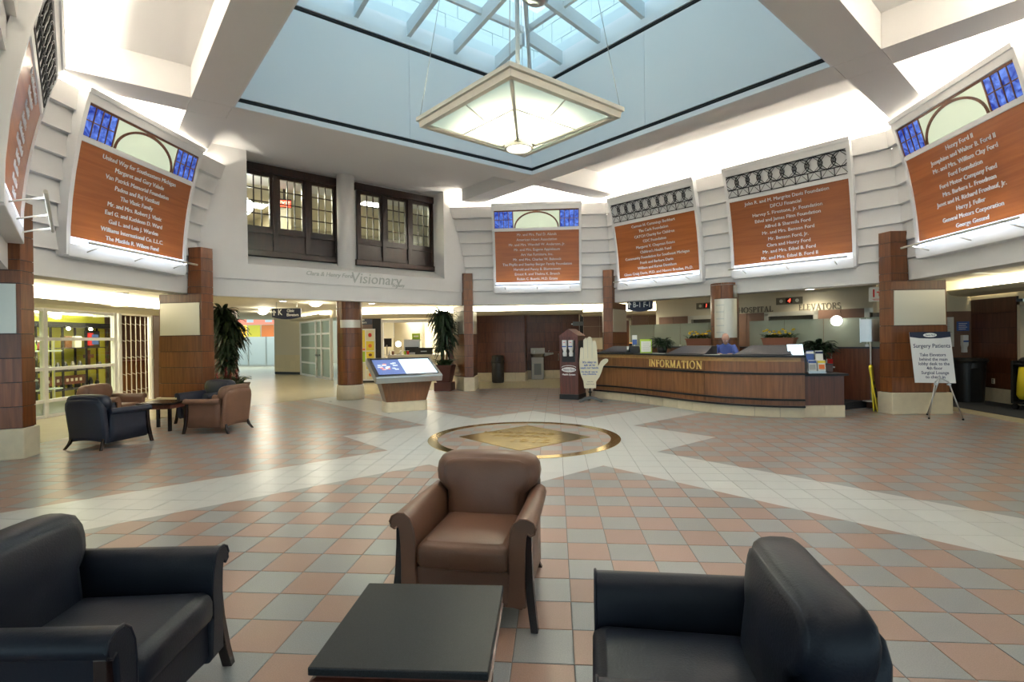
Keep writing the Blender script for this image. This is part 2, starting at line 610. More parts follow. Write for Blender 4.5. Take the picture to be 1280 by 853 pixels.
def serif_letter(ch, h, depth):
    w, strokes, serifs = SERIF[ch]
    mb = MB()
    for pl, t in strokes:
        for (x0, z0), (x1, z1) in zip(pl, pl[1:]):
            d = math.hypot(x1 - x0, z1 - z0) or 1
            nx, nz = -(z1 - z0) / d * t / 2, (x1 - x0) / d * t / 2
            ex, ez = (x1 - x0) / d * 0.012, (z1 - z0) / d * 0.012
            q = [(x0 - ex + nx, z0 - ez + nz), (x0 - ex - nx, z0 - ez - nz), (x1 + ex - nx, z1 + ez - nz), (x1 + ex + nx, z1 + ez + nz)]
            mb.slab([(a * h, b * h) for a, b in q], -depth, 0)
    for x, z in serifs:
        zz = 0.03 if z == 0 else 0.97
        mb.slab([((x + a) * h, (zz + b) * h) for a, b in ((-.13, -.028), (.13, -.028), (.13, .028), (-.13, .028))], -depth, 0)
    return mb, w * h


# ================================================================== SETTING
V_W0, V_W1 = (-7.85, 6.9), (-7.85, 10.83)
V_N0, V_N1 = (-2.73, 16.1), (1.7, 16.1)
V_E0, V_E1 = (7.0, 11.1), (7.0, 6.9)
V_S0, V_S1 = (0.9, 0.8), (-1.75, 0.75)
Z_FAS, Z_LEDGE, Z_TOP, Z_CEIL, Z_BEAM, Z_UND = 2.65, 3.05, 5.60, 6.22, 5.70, 2.85
LEAN = 0.45


def inset(z):
    t = max(0.0, (z - Z_LEDGE) / (Z_TOP - Z_LEDGE))
    return LEAN * t ** 1.9


class Facet:
    """side of the lobby, read left to right by somebody inside: local x along it, y outward, z up"""
    def __init__(self, a, b):
        self.a, self.b = Vector(a), Vector(b)
        d = self.b - self.a
        self.len = d.length
        self.rz = math.atan2(d.y, d.x)
        self.t = d.normalized()
        self.n = Vector((-self.t.y, self.t.x))

    def at(self, s, off=0.0, z=0.0):
        p = self.a + self.t * s + self.n * off
        return (p.x, p.y, z)


FW, FNW, FN = Facet(V_W0, V_W1), Facet(V_W1, V_N0), Facet(V_N0, V_N1)
FNE, FE, FSE = Facet(V_N1, V_E0), Facet(V_E0, V_E1), Facet(V_E1, V_S0)
FS, FSW = Facet(V_S0, V_S1), Facet(V_S1, V_W0)

# ---- floor: sub-floor, patterned tiles with a star, brass medallion
SC = (-0.53, 8.47)
TS, OX, OY = 0.3048, -0.2336, 3.7712
PATT = [(-8.35, -1.5), (7.9, -1.5), (8.1, 11.7), (2.4, 16.7), (-3.4, 16.7), (-6.5, 14.3), (-8.35, 11.3)]
floor = struct('floor')
mk('subfloor', MB().prism(PATT, -0.08, -0.004), 'grout', floor)


def clip(poly, p, q, keep_left=True):
    """part of the polygon on one side of the line p->q"""
    out = []
    sg = 1 if keep_left else -1
    f = lambda a: sg * ((q[0] - p[0]) * (a[1] - p[1]) - (q[1] - p[1]) * (a[0] - p[0]))
    for i, a in enumerate(poly):
        b = poly[(i + 1) % len(poly)]
        fa, fb = f(a), f(b)
        if fa >= 0: out.append(a)
        if (fa > 0 > fb) or (fa < 0 < fb):
            t = fa / (fa - fb)
            out.append((a[0] + (b[0] - a[0]) * t, a[1] + (b[1] - a[1]) * t))
    return out if len(out) > 2 else []


def area2(p):
    return abs(sum(p[i][0] * p[(i + 1) % len(p)][1] - p[(i + 1) % len(p)][0] * p[i][1] for i in range(len(p)))) / 2


RI, RT, RM, BW = 2.2, 3.03, 1.46, 0.585


def star_line(k):
    """edge of the white star inside wedge k of 7.5 degrees, as two points, left side = inwards"""
    a = k * 7.5 + 3.75
    q = int(a // 90); b = a - 90 * q
    if b < 30: p0, p1 = (RT, 0), (RI * math.cos(R(30)), RI * math.sin(R(30)))
    elif b < 45:
        p0 = (RI * math.cos(R(30)), RI * math.sin(R(30))); p1 = None
        w = p0; u = (math.cos(R(45)), math.sin(R(45)))
        p1 = (w[0] + u[0] * 20, w[1] + u[1] * 20); return [rot2(w, q), rot2(p1, q)], False
    elif b < 60:
        w = (RI * math.cos(R(60)), RI * math.sin(R(60))); u = (math.cos(R(45)), math.sin(R(45)))
        return [rot2((w[0] + u[0] * 20, w[1] + u[1] * 20), q), rot2(w, q)], False
    else: p0, p1 = (RI * math.cos(R(60)), RI * math.sin(R(60))), (0, RT)
    return [rot2(p0, q), rot2(p1, q)], True


def rot2(p, q):
    for _ in range(q): p = (-p[1], p[0])
    return p


def cut_cell(cell):
    """a tile cell -> (coloured pieces, white pieces), star and medallion cut out"""
    col, wht = [], []
    loc = [(x - SC[0], y - SC[1]) for x, y in cell]
    for k in range(48):
        a0, a1 = R(k * 7.5), R(k * 7.5 + 7.5)
        d0, d1 = (math.cos(a0), math.sin(a0)), (math.cos(a1), math.sin(a1))
        p = clip(loc, (0, 0), d0)
        if p: p = clip(p, (0, 0), d1, False)
        if not p or area2(p) < 1e-6: continue
        c0, c1 = (RM * d0[0], RM * d0[1]), (RM * d1[0], RM * d1[1])
        inn = clip(p, c0, c1)
        out = clip(p, c0, c1, False)
        if inn and area2(inn) > 1e-6: col.append(inn)
        if out and area2(out) > 1e-6:
            ln, _ = star_line(k)
            w = clip(out, ln[0], ln[1]); c = clip(out, ln[0], ln[1], False)
            if w and area2(w) > 1e-6: wht.append(w)
            if c and area2(c) > 1e-6: col.append(c)
    back = lambda L: [[(x + SC[0], y + SC[1]) for x, y in p] for p in L]
    return back(col), back(wht)


def in_frame(x, y):
    d = Vector((x, y, -CAM_H)); w = d.dot(F1)
    if w < 0.3: return False
    px = 640 + FPX * d.dot(R2) / w; py = 426.5 - FPX * d.dot(U2) / w
    return -10 < px < 1290 and py < 870


def inside_patt(x, y):
    return all((PATT[(i + 1) % 7][0] - PATT[i][0]) * (y - PATT[i][1]) - (PATT[(i + 1) % 7][1] - PATT[i][1]) * (x - PATT[i][0]) > 0 for i in range(7))


cells = []
for i in range(-28, 29):
    for j in range(-18, 44):
        x0, y0 = OX + i * TS, OY + j * TS
        cx, cy = x0 + TS / 2, y0 + TS / 2
        g = 0.0022
        cell = [(x0 + g, y0 + g), (x0 + TS - g, y0 + g), (x0 + TS - g, y0 + TS - g), (x0 + g, y0 + TS - g)]
        ins = [inside_patt(*p) for p in cell]
        if not any(ins): continue
        if not all(ins):
            for k in range(7):
                cell = clip(cell, PATT[k], PATT[(k + 1) % 7]) or []
                if not cell: break
            if not cell: continue
        r = math.hypot(cx - SC[0], cy - SC[1])
        cells.append((math.hypot(cx, cy), i, j, cell, r))
cells.sort(key=lambda c: c[0])
far = {'tile_pink': MB(), 'tile_grey': MB(), 'tile_white': MB()}
single = 0
tile_me = {}
for d, i, j, cell, r in cells:
    own = 'tile_pink' if (i + j) % 2 else 'tile_grey'
    c, w = cut_cell(cell)
    pieces = [(own, c if w else [cell]) if c else None, ('tile_white', w if c else [cell]) if w else None]
    vis = in_frame(OX + (i + .5) * TS, OY + (j + .5) * TS)
    for pc in pieces:
        if not pc or not pc[1]: continue
        mname, polys = pc
        if single < 296 and vis:
            cx, cy = OX + (i + .5) * TS, OY + (j + .5) * TS
            whole = len(polys) == 1 and polys[0] is cell and len(cell) == 4 and abs(area2(cell) - (TS - .0044) ** 2) < 1e-5
            if whole and mname in tile_me:
                o = link('tile', tile_me[mname], floor, (cx, cy, 0))
            else:
                mb = MB()
                for p in polys:
                    q = [(x - cx, y - cy) for x, y in p]
                    if whole:
                        b = 0.0035
                        t = [(x - math.copysign(b, x), y - math.copysign(b, y)) for x, y in q]
                        mb.loft([[(x, y, -0.006) for x, y in q], [(x, y, -0.0012) for x, y in q], [(x, y, 0) for x, y in t]])
                    else:
                        mb.prism(q, -0.006, 0)
                o = mk('tile', mb, mname, floor, (cx, cy, 0))
                if whole: tile_me[mname] = o.data
            o['stone'] = mname
            single += 1
        else:
            for p in polys:
                far[mname].prism(p, -0.006, 0)
for k, mb in far.items():
    tag(mk('tiles_beyond', mb, k, floor), kind='stuff')
ring = MB()
pr = [(1.38, 0), (1.38, 0.006), (1.535, 0.006), (1.535, 0)]
mk('medallion_ring', ring.lathe(pr, 72, sm=False, ann=True), 'brass', floor, (SC[0], SC[1] - 0.05, 0))
dia = mk('medallion_plate', MB().prism([(0, -1.06), (1.06, 0), (0, 1.10), (-1.06, 0)], 0, 0.008), 'plate_brass', floor, (SC[0], SC[1] - 0.04, 0))
mk('engraving', letters('HENRY FORD', 0.20, 0.004).xf(lambda p: (p[0], p[2], -p[1] + 0.010)), 'brass', dia, (-0.10, 0.30, 0), (0, 0, R(-8)))
mk('engraving', letters('HOSPITAL', 0.20, 0.004).xf(lambda p: (p[0], p[2], -p[1] + 0.010)), 'brass', dia, (-0.06, 0.02, 0), (0, 0, R(-8)))
mk('engraving', letters('1915', 0.34, 0.004).xf(lambda p: (p[0], p[2], -p[1] + 0.010)), 'brass', dia, (0.10, -0.36, 0), (0, 0, R(-8)))
mk('beige_floor', B(-30, 22, -4, 45, -0.30, -0.084).box(-30, -8.35, -4, 45, -0.084, -0.002).box(8.1, 22, -4, 45, -0.084, -0.002).box(-8.35, 8.1, 16.7, 45, -0.084, -0.002)
   .prism([(-8.35, 11.3), (-6.5, 14.3), (-3.4, 16.7), (-8.35, 16.7)], -0.084, -0.002).prism([(8.1, 11.7), (8.1, 16.7), (2.4, 16.7)], -0.084, -0.002), 'beige_floor', floor)
mk('carpet', B(8.55, 16, 4.5, 13.0, 0.0, 0.006), 'carpet', floor)
mk('carpet_step', MB().prism([(5.7, 11.3), (6.35, 11.75), (7.6, 12.4), (9.2, 14.2), (4.4, 17.2), (3.6, 16.6), (5.2, 13.8)], 0, 0.15), 'carpet', floor)

# ---- the eight upper walls


def ends(f, left, right, z):
    """how far along the facet the leaning wall reaches at height z"""
    i = inset(z)
    return -0.98 * i if left == 'butt' else 0.40 * i * (0 if left == 'flat' else 1), f.len + (0.98 * i if right == 'butt' else (-0.40 * i if right == 'mitre' else 0))


def upper_wall(name, f, left, right, boards=True):
    w = struct(name, f.at(0), f.rz)
    L = f.len
    mk('shell', B(-0.2, L + 0.2, 0.28, 0.40, Z_FAS, Z_CEIL + 0.1), 'paint', w)
    k = 0.41 * 0.28
    mk('fascia', MB().prism([(0, -0.03), (L, -0.03), (L + k, 0.28), (-k, 0.28)], Z_FAS, Z_LEDGE), 'paint', w)
    if boards:
        n = 7
        h = (Z_TOP - Z_LEDGE) / n
        mk('siding_core', MB().loft([[(ends(f, left, right, z)[0] + .01, -inset(z) + .03, z), (ends(f, left, right, z)[1] - .01, -inset(z) + .03, z), (ends(f, left, right, z)[1] - .01, -inset(z) + .05, z), (ends(f, left, right, z)[0] + .01, -inset(z) + .05, z)] for z in [Z_LEDGE + (Z_TOP - Z_LEDGE) * q / 10 for q in range(11)]]), 'paint', w)
        for b in range(n):
            z0, z1 = Z_LEDGE + b * h + .034, Z_LEDGE + (b + 1) * h
            rings = []
            for side in (0, 1):
                ring = []
                for q in range(4):
                    z = z0 + (z1 - z0) * q / 3
                    ring.append((ends(f, left, right, z)[side], -inset(z) - 0.066 * (1 - q / 3) - 0.004, z))
                for q in range(3, -1, -1):
                    z = z0 + (z1 - z0) * q / 3
                    ring.append((ends(f, left, right, z)[side], -inset(z) + 0.03, z))
                rings.append(ring)
            mk('siding_board', MB().loft(rings), 'paint', w)
        mk('trough', B(-0.25, L + 0.25, -0.30, 0.28, 5.22, 5.26), 'paint', w)
    return w


w_w = upper_wall('wall_west', FW, 'mitre', 'butt')
w_n = upper_wall('wall_north', FN, 'butt', 'mitre')
w_ne = upper_wall('wall_northeast', FNE, 'mitre', 'mitre')
w_e = upper_wall('wall_east', FE, 'mitre', 'mitre')
w_sw = upper_wall('wall_southwest', FSW, 'mitre', 'mitre')
w_se = upper_wall('wall_southeast', FSE, 'mitre', 'mitre')
w_s = upper_wall('wall_south', FS, 'mitre', 'mitre', boards=False)
# north-west: plain piers with a deep opening for two office windows
w_nw = struct('wall_northwest', FNW.at(0), FNW.rz)
NWL = FNW.len
sh = NWL - 7.13      # the opening was measured from a point this far along
WX0, WX1 = 0.86 + sh, 6.30 + sh
mk('fascia', MB().prism([(0, 0.045), (NWL, 0.045), (NWL + .2, 0.28), (-.2, 0.28)], Z_FAS, Z_LEDGE), 'paint', w_nw)
mk('parapet', B(-0.1, NWL + 0.1, 0, 0.9, Z_LEDGE, 3.42), 'paint', w_nw)
mk('pier', B(-0.1, WX0, 0, 0.9, 3.42, Z_CEIL), 'paint', w_nw)
mk('pier', B(WX1, NWL + 0.1, 0, 0.9, 3.42, Z_CEIL), 'paint', w_nw)
mk('sloping_sill', MB().loft([[(WX0, 0, 3.42), (WX0, 0.62, 3.70), (WX0, 0.62, 3.42)], [(WX1, 0, 3.42), (WX1, 0.62, 3.70), (WX1, 0.62, 3.42)]]), 'paint', w_nw)
mk('round_pier', MB().lathe([(0.23, 3.45), (0.23, Z_CEIL)], 24, 3.42 + sh, 0.42), 'paint', w_nw)
mk('window_wall', B(WX0 - .1, WX1 + .1, 0.66, 0.86, 3.42, 3.70).box(WX0 - .1, WX1 + .1, 0.66, 0.86, 6.02, Z_CEIL).box(3.24 + sh, 3.86 + sh, 0.66, 0.86, 3.6, Z_CEIL), 'paint', w_nw)
sg = struct('trim_1', FNW.at(0, -0.004), FNW.rz)
tag(sg, 'grey raised lettering on the white wall under the dark wood office windows', 'lettering', kind='thing')
sg.name = 'wall_lettering'
tx = lambda s, x, z, size, par, bold=0.0, sheer=0.0, m='grey_letter', dp=0.006, al='LEFT', nm='lettering_line': mk(nm, letters(s, size, dp, bold, sheer, al), m, par, (x, 0, z))
tx('Clara & Henry Ford', 2.18 + sh, 3.300, 0.150, sg, 0.002, 0.25)
tx('Visionary', 3.34 + sh, 3.255, 0.40, sg, 0.0, 0.15)
tx('Society', 4.56 + sh, 3.135, 0.13, sg, 0.001, 0.25)

# cove lamps lying in the trough behind each leaning wall
for nm, f in (('cove_lamp_west', FW), ('cove_lamp_north', FN), ('cove_lamp_northeast', FNE), ('cove_lamp_east', FE), ('cove_lamp_southwest', FSW), ('cove_lamp_southeast', FSE)):
    p = f.at(f.len / 2, -0.02, 5.34)
    d = Vector((-f.n.x * 0.35, -f.n.y * 0.35, 1))
    l = area(nm, p, (0, 0, 1), 0.12, f.len - 0.1, COVE_W * f.len, COVE_COL)
    l.matrix_world = Matrix.Translation(p) @ Matrix.Rotation(f.rz, 4, 'Z') @ Matrix.Rotation(math.pi, 4, 'X') @ Matrix.Rotation(R(90), 4, 'Z')

# ---- ceiling, beams, skylight
LN, LW, LE, LS = Vector((-0.54, 13.18)), Vector((-5.56, 8.70)), Vector((4.29, 8.41)), Vector((-0.58, 3.46))
corners = [LW, LN, LE, LS]
dirs = [(corners[(i + 1) % 4] - corners[i]).normalized() for i in range(4)]       # NW, NE, SE, SW edges
cen = sum(corners, Vector((0, 0))) / 4
ceiling = struct('ceiling')
far_c = [cen + (c - cen) * 2.7 for c in corners]
for i in range(4):
    a, b, c, d = corners[i], corners[(i + 1) % 4], far_c[(i + 1) % 4], far_c[i]
    mk('ceiling_bay', MB().prism([(p.x, p.y) for p in (a, b, c, d)], Z_CEIL - (0.17 if i == 0 else 0), Z_CEIL + 0.12), 'ceiling_paint', ceiling)
BWD, G = 0.62, 0.004


def plan(pts, shrink=G):
    c = sum(pts, Vector((0, 0))) / len(pts)
    return [((p - c) * (1 - shrink / max(0.3, (p - c).length)) + c) for p in pts]


for i in range(4):
    a, b = corners[i], corners[(i + 1) % 4]
    d, dn, dp = dirs[i], dirs[(i + 1) % 4], dirs[(i - 1) % 4]
    ob, oa = b - dn * BWD, a + dp * BWD
    beam = struct('beam')
    for nm, q in (('beam_run', (a, b, ob, oa)), ('beam_crossing', (b, b + d * BWD, b + d * BWD - dn * BWD, b - dn * BWD)),
                  ('beam_end', (b + d * BWD, b + d * (BWD + 2.45), b + d * (BWD + 2.45) - dn * BWD, b + d * BWD - dn * BWD)),
                  ('beam_end', (a - d * BWD, a - d * (BWD + 2.45), a - d * (BWD + 2.45) + dp * BWD, a - d * BWD + dp * BWD))):
        mk(nm, MB().prism([(p.x, p.y) for p in plan(list(q))], Z_BEAM, Z_CEIL + 0.02), 'ceiling_paint', beam)
Z_SLOT2, Z_CURB = 7.82, 8.04
for i in range(4):
    a, b = corners[i], corners[(i + 1) % 4]
    L = (b - a).length
    well = struct('wall_skylight', (a.x, a.y, 0), math.atan2(dirs[i].y, dirs[i].x))
    mk('well_panel', B(0, L / 2 - 0.003, -.03, 0.10, 5.88, Z_SLOT2 - .05), 'well_paint', well)
    mk('well_panel', B(L / 2 + 0.003, L, -.03, 0.10, 5.88, Z_SLOT2 - .05), 'well_paint', well)
    mk('well_lip', B(0, L, -.03, 0.10, Z_BEAM + 0.004, 5.80), 'well_paint', well)
    mk('slot_grille', B(0, L, -0.006, 0.12, 5.79, 5.89).box(0, L, -.022, -.006, 5.836, 5.844), 'black_slot', well)
    mk('slot_grille', B(0, L, 0.0, 0.12, Z_SLOT2 - .06, Z_SLOT2 + .06).box(0, L, -.022, 0.0, Z_SLOT2 - .005, Z_SLOT2 + .005), 'black_slot', well)
    mk('curb', B(0, L, -0.03, 0.12, Z_SLOT2 + .05, Z_CURB - 0.02).box(0, L, 0.06, 0.16, Z_CURB - .02, 8.62), 'well_paint', well)
sky = thing('skylight', 'large square glass skylight with white metal rafters over the lobby', 'skylight', (cen.x, cen.y, Z_CURB))
SL = 0.12
apex = Vector((cen.x, cen.y, 0))
for i in range(4):
    a, b = corners[i], corners[(i + 1) % 4]
    d = dirs[i]; n = Vector((d.y, -d.x))
    L = (b - a).length
    half = L / 2
    rp = [1.08 + 1.145 * k for k in range(5)]

    def pt(s, k, z):                # along the edge, inwards, above the rafter soffit line
        p = a + d * s + n * k
        return Vector((p.x - cen.x, p.y - cen.y, SL * k + z))
    for s in rp:
        reach = min(s, L - s) * 0.985
        w = 0.045
        mb = MB().loft([[pt(s - w, 0.02, 0.0), pt(s + w, 0.02, 0), pt(s + w, 0.02, 0.30), pt(s - w, 0.02, 0.30)], [pt(s - w, reach, 0.0), pt(s + w, reach, 0), pt(s + w, reach, 0.30), pt(s - w, reach, 0.30)]])
        mk('rafter', mb, 'rafter', sky)
    for k in (1.15, 2.3, 3.4):
        mb = MB().loft([[pt(k, k - .03, .17), pt(k, k + .03, .17), pt(k, k + .03, .30), pt(k, k - .03, .30)], [pt(L - k, k - .03, .17), pt(L - k, k + .03, .17), pt(L - k, k + .03, .30), pt(L - k, k - .03, .30)]])
        mk('purlin', mb, 'rafter', sky)
    hp = [pt(0, 0, 0), pt(half, half, 0)]
    w = d * 0.05
    wv = Vector((w.x, w.y, 0))
    mk('hip_rafter', MB().loft([[hp[0] - wv, hp[0] + wv, hp[0] + wv + Vector((0, 0, .33)), hp[0] - wv + Vector((0, 0, .33))], [hp[1] - wv, hp[1] + wv, hp[1] + wv + Vector((0, 0, .33)), hp[1] - wv + Vector((0, 0, .33))]]), 'rafter', sky)
    # panes between rafters, row by row
    ks = [0, 1.15, 2.3, half]
    ss = [0] + rp + [L]
    for r_ in range(3):
        k0, k1 = ks[r_], ks[r_ + 1]
        for c_ in range(6):
            s0, s1 = ss[c_], ss[c_ + 1]
            lo = [max(s0, k0), min(s1, L - k0)]
            hi = [max(s0, k1), min(s1, L - k1)]
            if lo[1] - lo[0] < 0.05: continue
            if hi[1] - hi[0] > 0.02: q = [pt(lo[0], k0, .31), pt(lo[1], k0, .31), pt(hi[1], k1, .31), pt(hi[0], k1, .31)]
            else:
                kk = (lo[1] if s1 <= half + .1 else L - lo[0])
                q = [pt(lo[0], k0, .31), pt(lo[1], k0, .31), pt((s1 if s1 <= half + .1 else s0), min(k1, kk), .31)]
            mk('pane', MB().poly(q), 'sky_glass', sky, fix=False)
# block walls of the building that stand around the skylight outside
for i in (0, 1):
    a, b = corners[i], corners[(i + 1) % 4]
    d = dirs[i]; n = Vector((-d.y, d.x))
    p = a + n * 2.6 - d * 3
    w = struct('wall_outside', (p.x, p.y, 6.4), math.atan2(d.y, d.x))
    mb = MB(); rr = random.Random(3)
    for row in range(9):
        for c_ in range(18):
            x0 = c_ * 0.8 - (0.4 if row % 2 else 0); z0 = row * 0.62
            pr_ = rr.uniform(-0.012, 0.012)
            mb.box(x0 + .01, x0 + .79, pr_, 0.3, z0 + .01, z0 + .61)
    tag(mk('block', mb, 'outside_block', w), kind='stuff')
    mk('wall_core', B(-1, 15, 0.05, 0.35, 0, 5.5), 'outside_block', w)

# ---- low ceiling around the lobby, under the upper walls
und = struct('ceiling_low')
ring_pts = [V_W0, V_W1, V_N0, V_N1, V_E0, V_E1, V_S0, V_S1]
big = []
lc = Vector((-.5, 8.4))
for i in range(8):
    a, b = Vector(ring_pts[i]), Vector(ring_pts[(i + 1) % 8])
    d = (b - a).normalized(); n = Vector((-d.y, d.x))
    ia, ib = a + n * 0.26, b + n * 0.26
    fa, fb = lc + (a - lc) * 3.6, lc + (b - lc) * 3.6
    mk('low_ceiling_bay', MB().prism([(p.x, p.y) for p in (ia, ib, fb, fa)][::-1], Z_UND, Z_UND + .1), 'under_ceiling', und)


def low_cove(name, a, b, z0=2.40, lamp=UNDER_W, r=0.0):
    """rounded bulkhead along a wall and the lit recess above it, put in as a glowing strip"""
    f = Facet(a, b)
    o = struct(name, f.at(0), f.rz)
    L = f.len
    prof = [(-0.02, z0), (-0.30, z0 + 0.01), (-0.46, z0 + 0.05), (-0.52, z0 + 0.11), (-0.53, z0 + .15), (-0.44, z0 + .15), (-0.44, z0 + 0.12), (-0.02, z0 + 0.12)]
    mk('bulkhead', MB().loft([[(0, y, z) for y, z in prof], [(L, y, z) for y, z in prof]]), 'beige_paint', o)
    mk('lit_recess_strip', B(0.02, L - 0.02, -0.05, 0.0, z0 + 0.14, Z_UND - 0.02), 'recess_glow', o)  # lit recess surface made to glow itself, in place of hidden lamps
    return o


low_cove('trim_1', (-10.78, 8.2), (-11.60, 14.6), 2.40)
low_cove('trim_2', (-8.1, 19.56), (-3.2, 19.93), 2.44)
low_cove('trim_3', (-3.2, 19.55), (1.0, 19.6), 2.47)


# ================================================================== COLUMNS
ROWS = [0.43, 0.73, 1.07, 1.41, 1.75, 2.10, 2.46, 2.64]
SHAFT = [2.64, 2.79, 3.13, 3.40, 3.62]


def fin_column(label, front, ang, plate_r=True, plate_l=True):
    """wedge-shaped column: narrow front edge, two broad sides widening to the back, slim shaft on top"""
    t = thing('wood_column', label, 'column', (front[0], front[1], 0), R(ang) - math.pi / 2)
    hw, D, k = 0.135, 1.10, 0.242
    core = [(-hw + .012, .012), (hw - .012, .012), (hw + k * 1.03 - .012, 1.03), (-hw - k * 1.03 + .012, 1.03)]
    mb = MB().prism(core, 0.3, 2.64)
    mb.prism([(-hw + .012, .012), (hw - .012, .012), (hw + k * .32 - .012, .32), (-hw - k * .32 + .012, .32)], 2.64, 3.61)
    mk('core', mb, 'black_slot', t)
    bs = [(-hw - .03, -.03), (hw + .03, -.03), (hw + k * D + .035, D), (-hw - k * D - .035, D)]
    mk('base', MB().prism(bs, 0, 0.425), 'base_tile', t, bevel=0.012)
    g = 0.005
    rows = list(zip(ROWS, ROWS[1:]))
    for z0, z1 in rows + list(zip(SHAFT, SHAFT[1:])):
        mk('front_panel', B(-hw + .002, hw - .002, 0, .014, z0 + g, z1 - g), 'column_wood', t)
    for sgn in (-1, 1):
        u = Vector((sgn * k, 1)).normalized(); nn = Vector((sgn * 1, -k)).normalized()

        def sp(d, z, o):
            p = Vector((sgn * hw, 0)) + u * d + nn * o
            return (p.x, p.y, z)

        def side(nm, d0, d1b, d1t, z0, z1, m, o=0.0, th=.014):
            q = [(d0, z0), (d1b, z0), (d1t, z1), (d0, z1)]
            return mk(nm, MB().loft([[sp(a, b, o) for a, b in q], [sp(a, b, o - th) for a, b in q]]), m, t)
        dep = lambda z: 1.10 - 0.05 * (z - .43) / 2.2
        has = plate_r if sgn > 0 else plate_l
        for z0, z1 in rows:
            if has and z0 >= 1.74 and z1 <= 2.47:
                continue
            side('side_panel', 0.004, dep(z0), dep(z1), z0 + g, z1 - g, 'column_wood')
        if has:
            side('metal_plate', 0.05, dep(1.8) - .03, dep(2.4) - .03, 1.76, 2.45, 'brushed_nickel', 0.008, .02)
            side('side_panel', 0.004, dep(1.8), dep(2.4), 1.755, 2.455, 'column_wood', -0.004)
        for z0, z1 in zip(SHAFT, SHAFT[1:]):
            side('side_panel', 0.004, .34 - .05 * (z0 - 2.64), .34 - .05 * (z1 - 2.64), z0 + g, z1 - g, 'column_wood')
    mk('cap', MB().prism([(-hw, 0), (hw, 0), (hw + k * .3, .3), (-hw - k * .3, .3)], 3.612, 3.625), 'column_wood', t)
    return t


fin_column('tall wedge shaped wooden column at the left edge, nearest to the gift shop', (-7.50, 6.86), 196)
fin_column('tall wedge shaped wooden column between the gift shop gate and the tall potted tree', (-7.42, 10.62), 160)
fin_column('tall wedge shaped wooden column beside the potted tree at the coffee counter', (-2.66, 15.90), 106)
fin_column('tall wedge shaped wooden column at the left end of the information desk', (1.57, 15.86), 73)
fin_column('tall wedge shaped wooden column behind the surgery easel sign', (6.58, 11.05), 16)


def round_column(label, x, y, ang, plate, base_h, tall):
    t = thing('round_column', label, 'column', (x, y, 0), R(ang))
    r = 0.335
    mk('core', MB().lathe([(r - .012, 0.0), (r - .012, Z_UND)], 32), 'black_slot', t)
    mk('base', MB().lathe([(r + .03, 0), (r + .03, base_h), (r - .01, base_h)], 36, sm=True), 'base_tile', t)
    z, rows = base_h + .01, []
    while z < 2.88:
        rows.append((z, min(z + .345, 2.93))); z += .345
    for z0, z1 in rows:
        for a in range(0, 360, 90):
            pts = [(r * math.cos(R(b)), r * math.sin(R(b))) for b in [a + .6 + 88.8 * q / 8 for q in range(9)]]
            inn = [(p * .96, q * .96) for p, q in pts[::-1]]
            mk('curved_panel', MB().prism(pts + inn, z0 + .004, z1 - .004), 'column_wood', t)
    z0, z1 = plate
    pts = [((r + .02) * math.cos(R(b)), (r + .02) * math.sin(R(b))) for b in [-105 + 95 * q / 12 - 15 for q in range(13)]]
    p = mk('metal_plate', MB().prism(pts + [(a * .97, b * .97) for a, b in pts[::-1]], z0, z1), 'brushed_nickel', t)
    if tall:
        for q in range(5):
            zz = z0 + .12 + q * .17
            pp = [((r + .0215) * math.cos(R(b)), (r + .0215) * math.sin(R(b))) for b in [-112 + 8 * w for w in range(5)]]
            mk('floor_line', MB().prism(pp + [(a * .995, b * .995) for a, b in pp[::-1]], zz, zz + .03), 'grey_letter', p)
        mk('wall_light', MB().lathe([(.05, 2.55), (.05, 2.85)], 12, .30, -.22), 'brushed_nickel', t)
    return t


round_column('round wooden column with a narrow metal plate left of the map kiosk', -5.64, 13.95, 10, (1.95, 2.16), 0.40, False)
round_column('round wooden column with a tall curved metal floor directory behind the information desk', 4.30, 13.72, -30, (1.55, 2.52), 0.45, True)


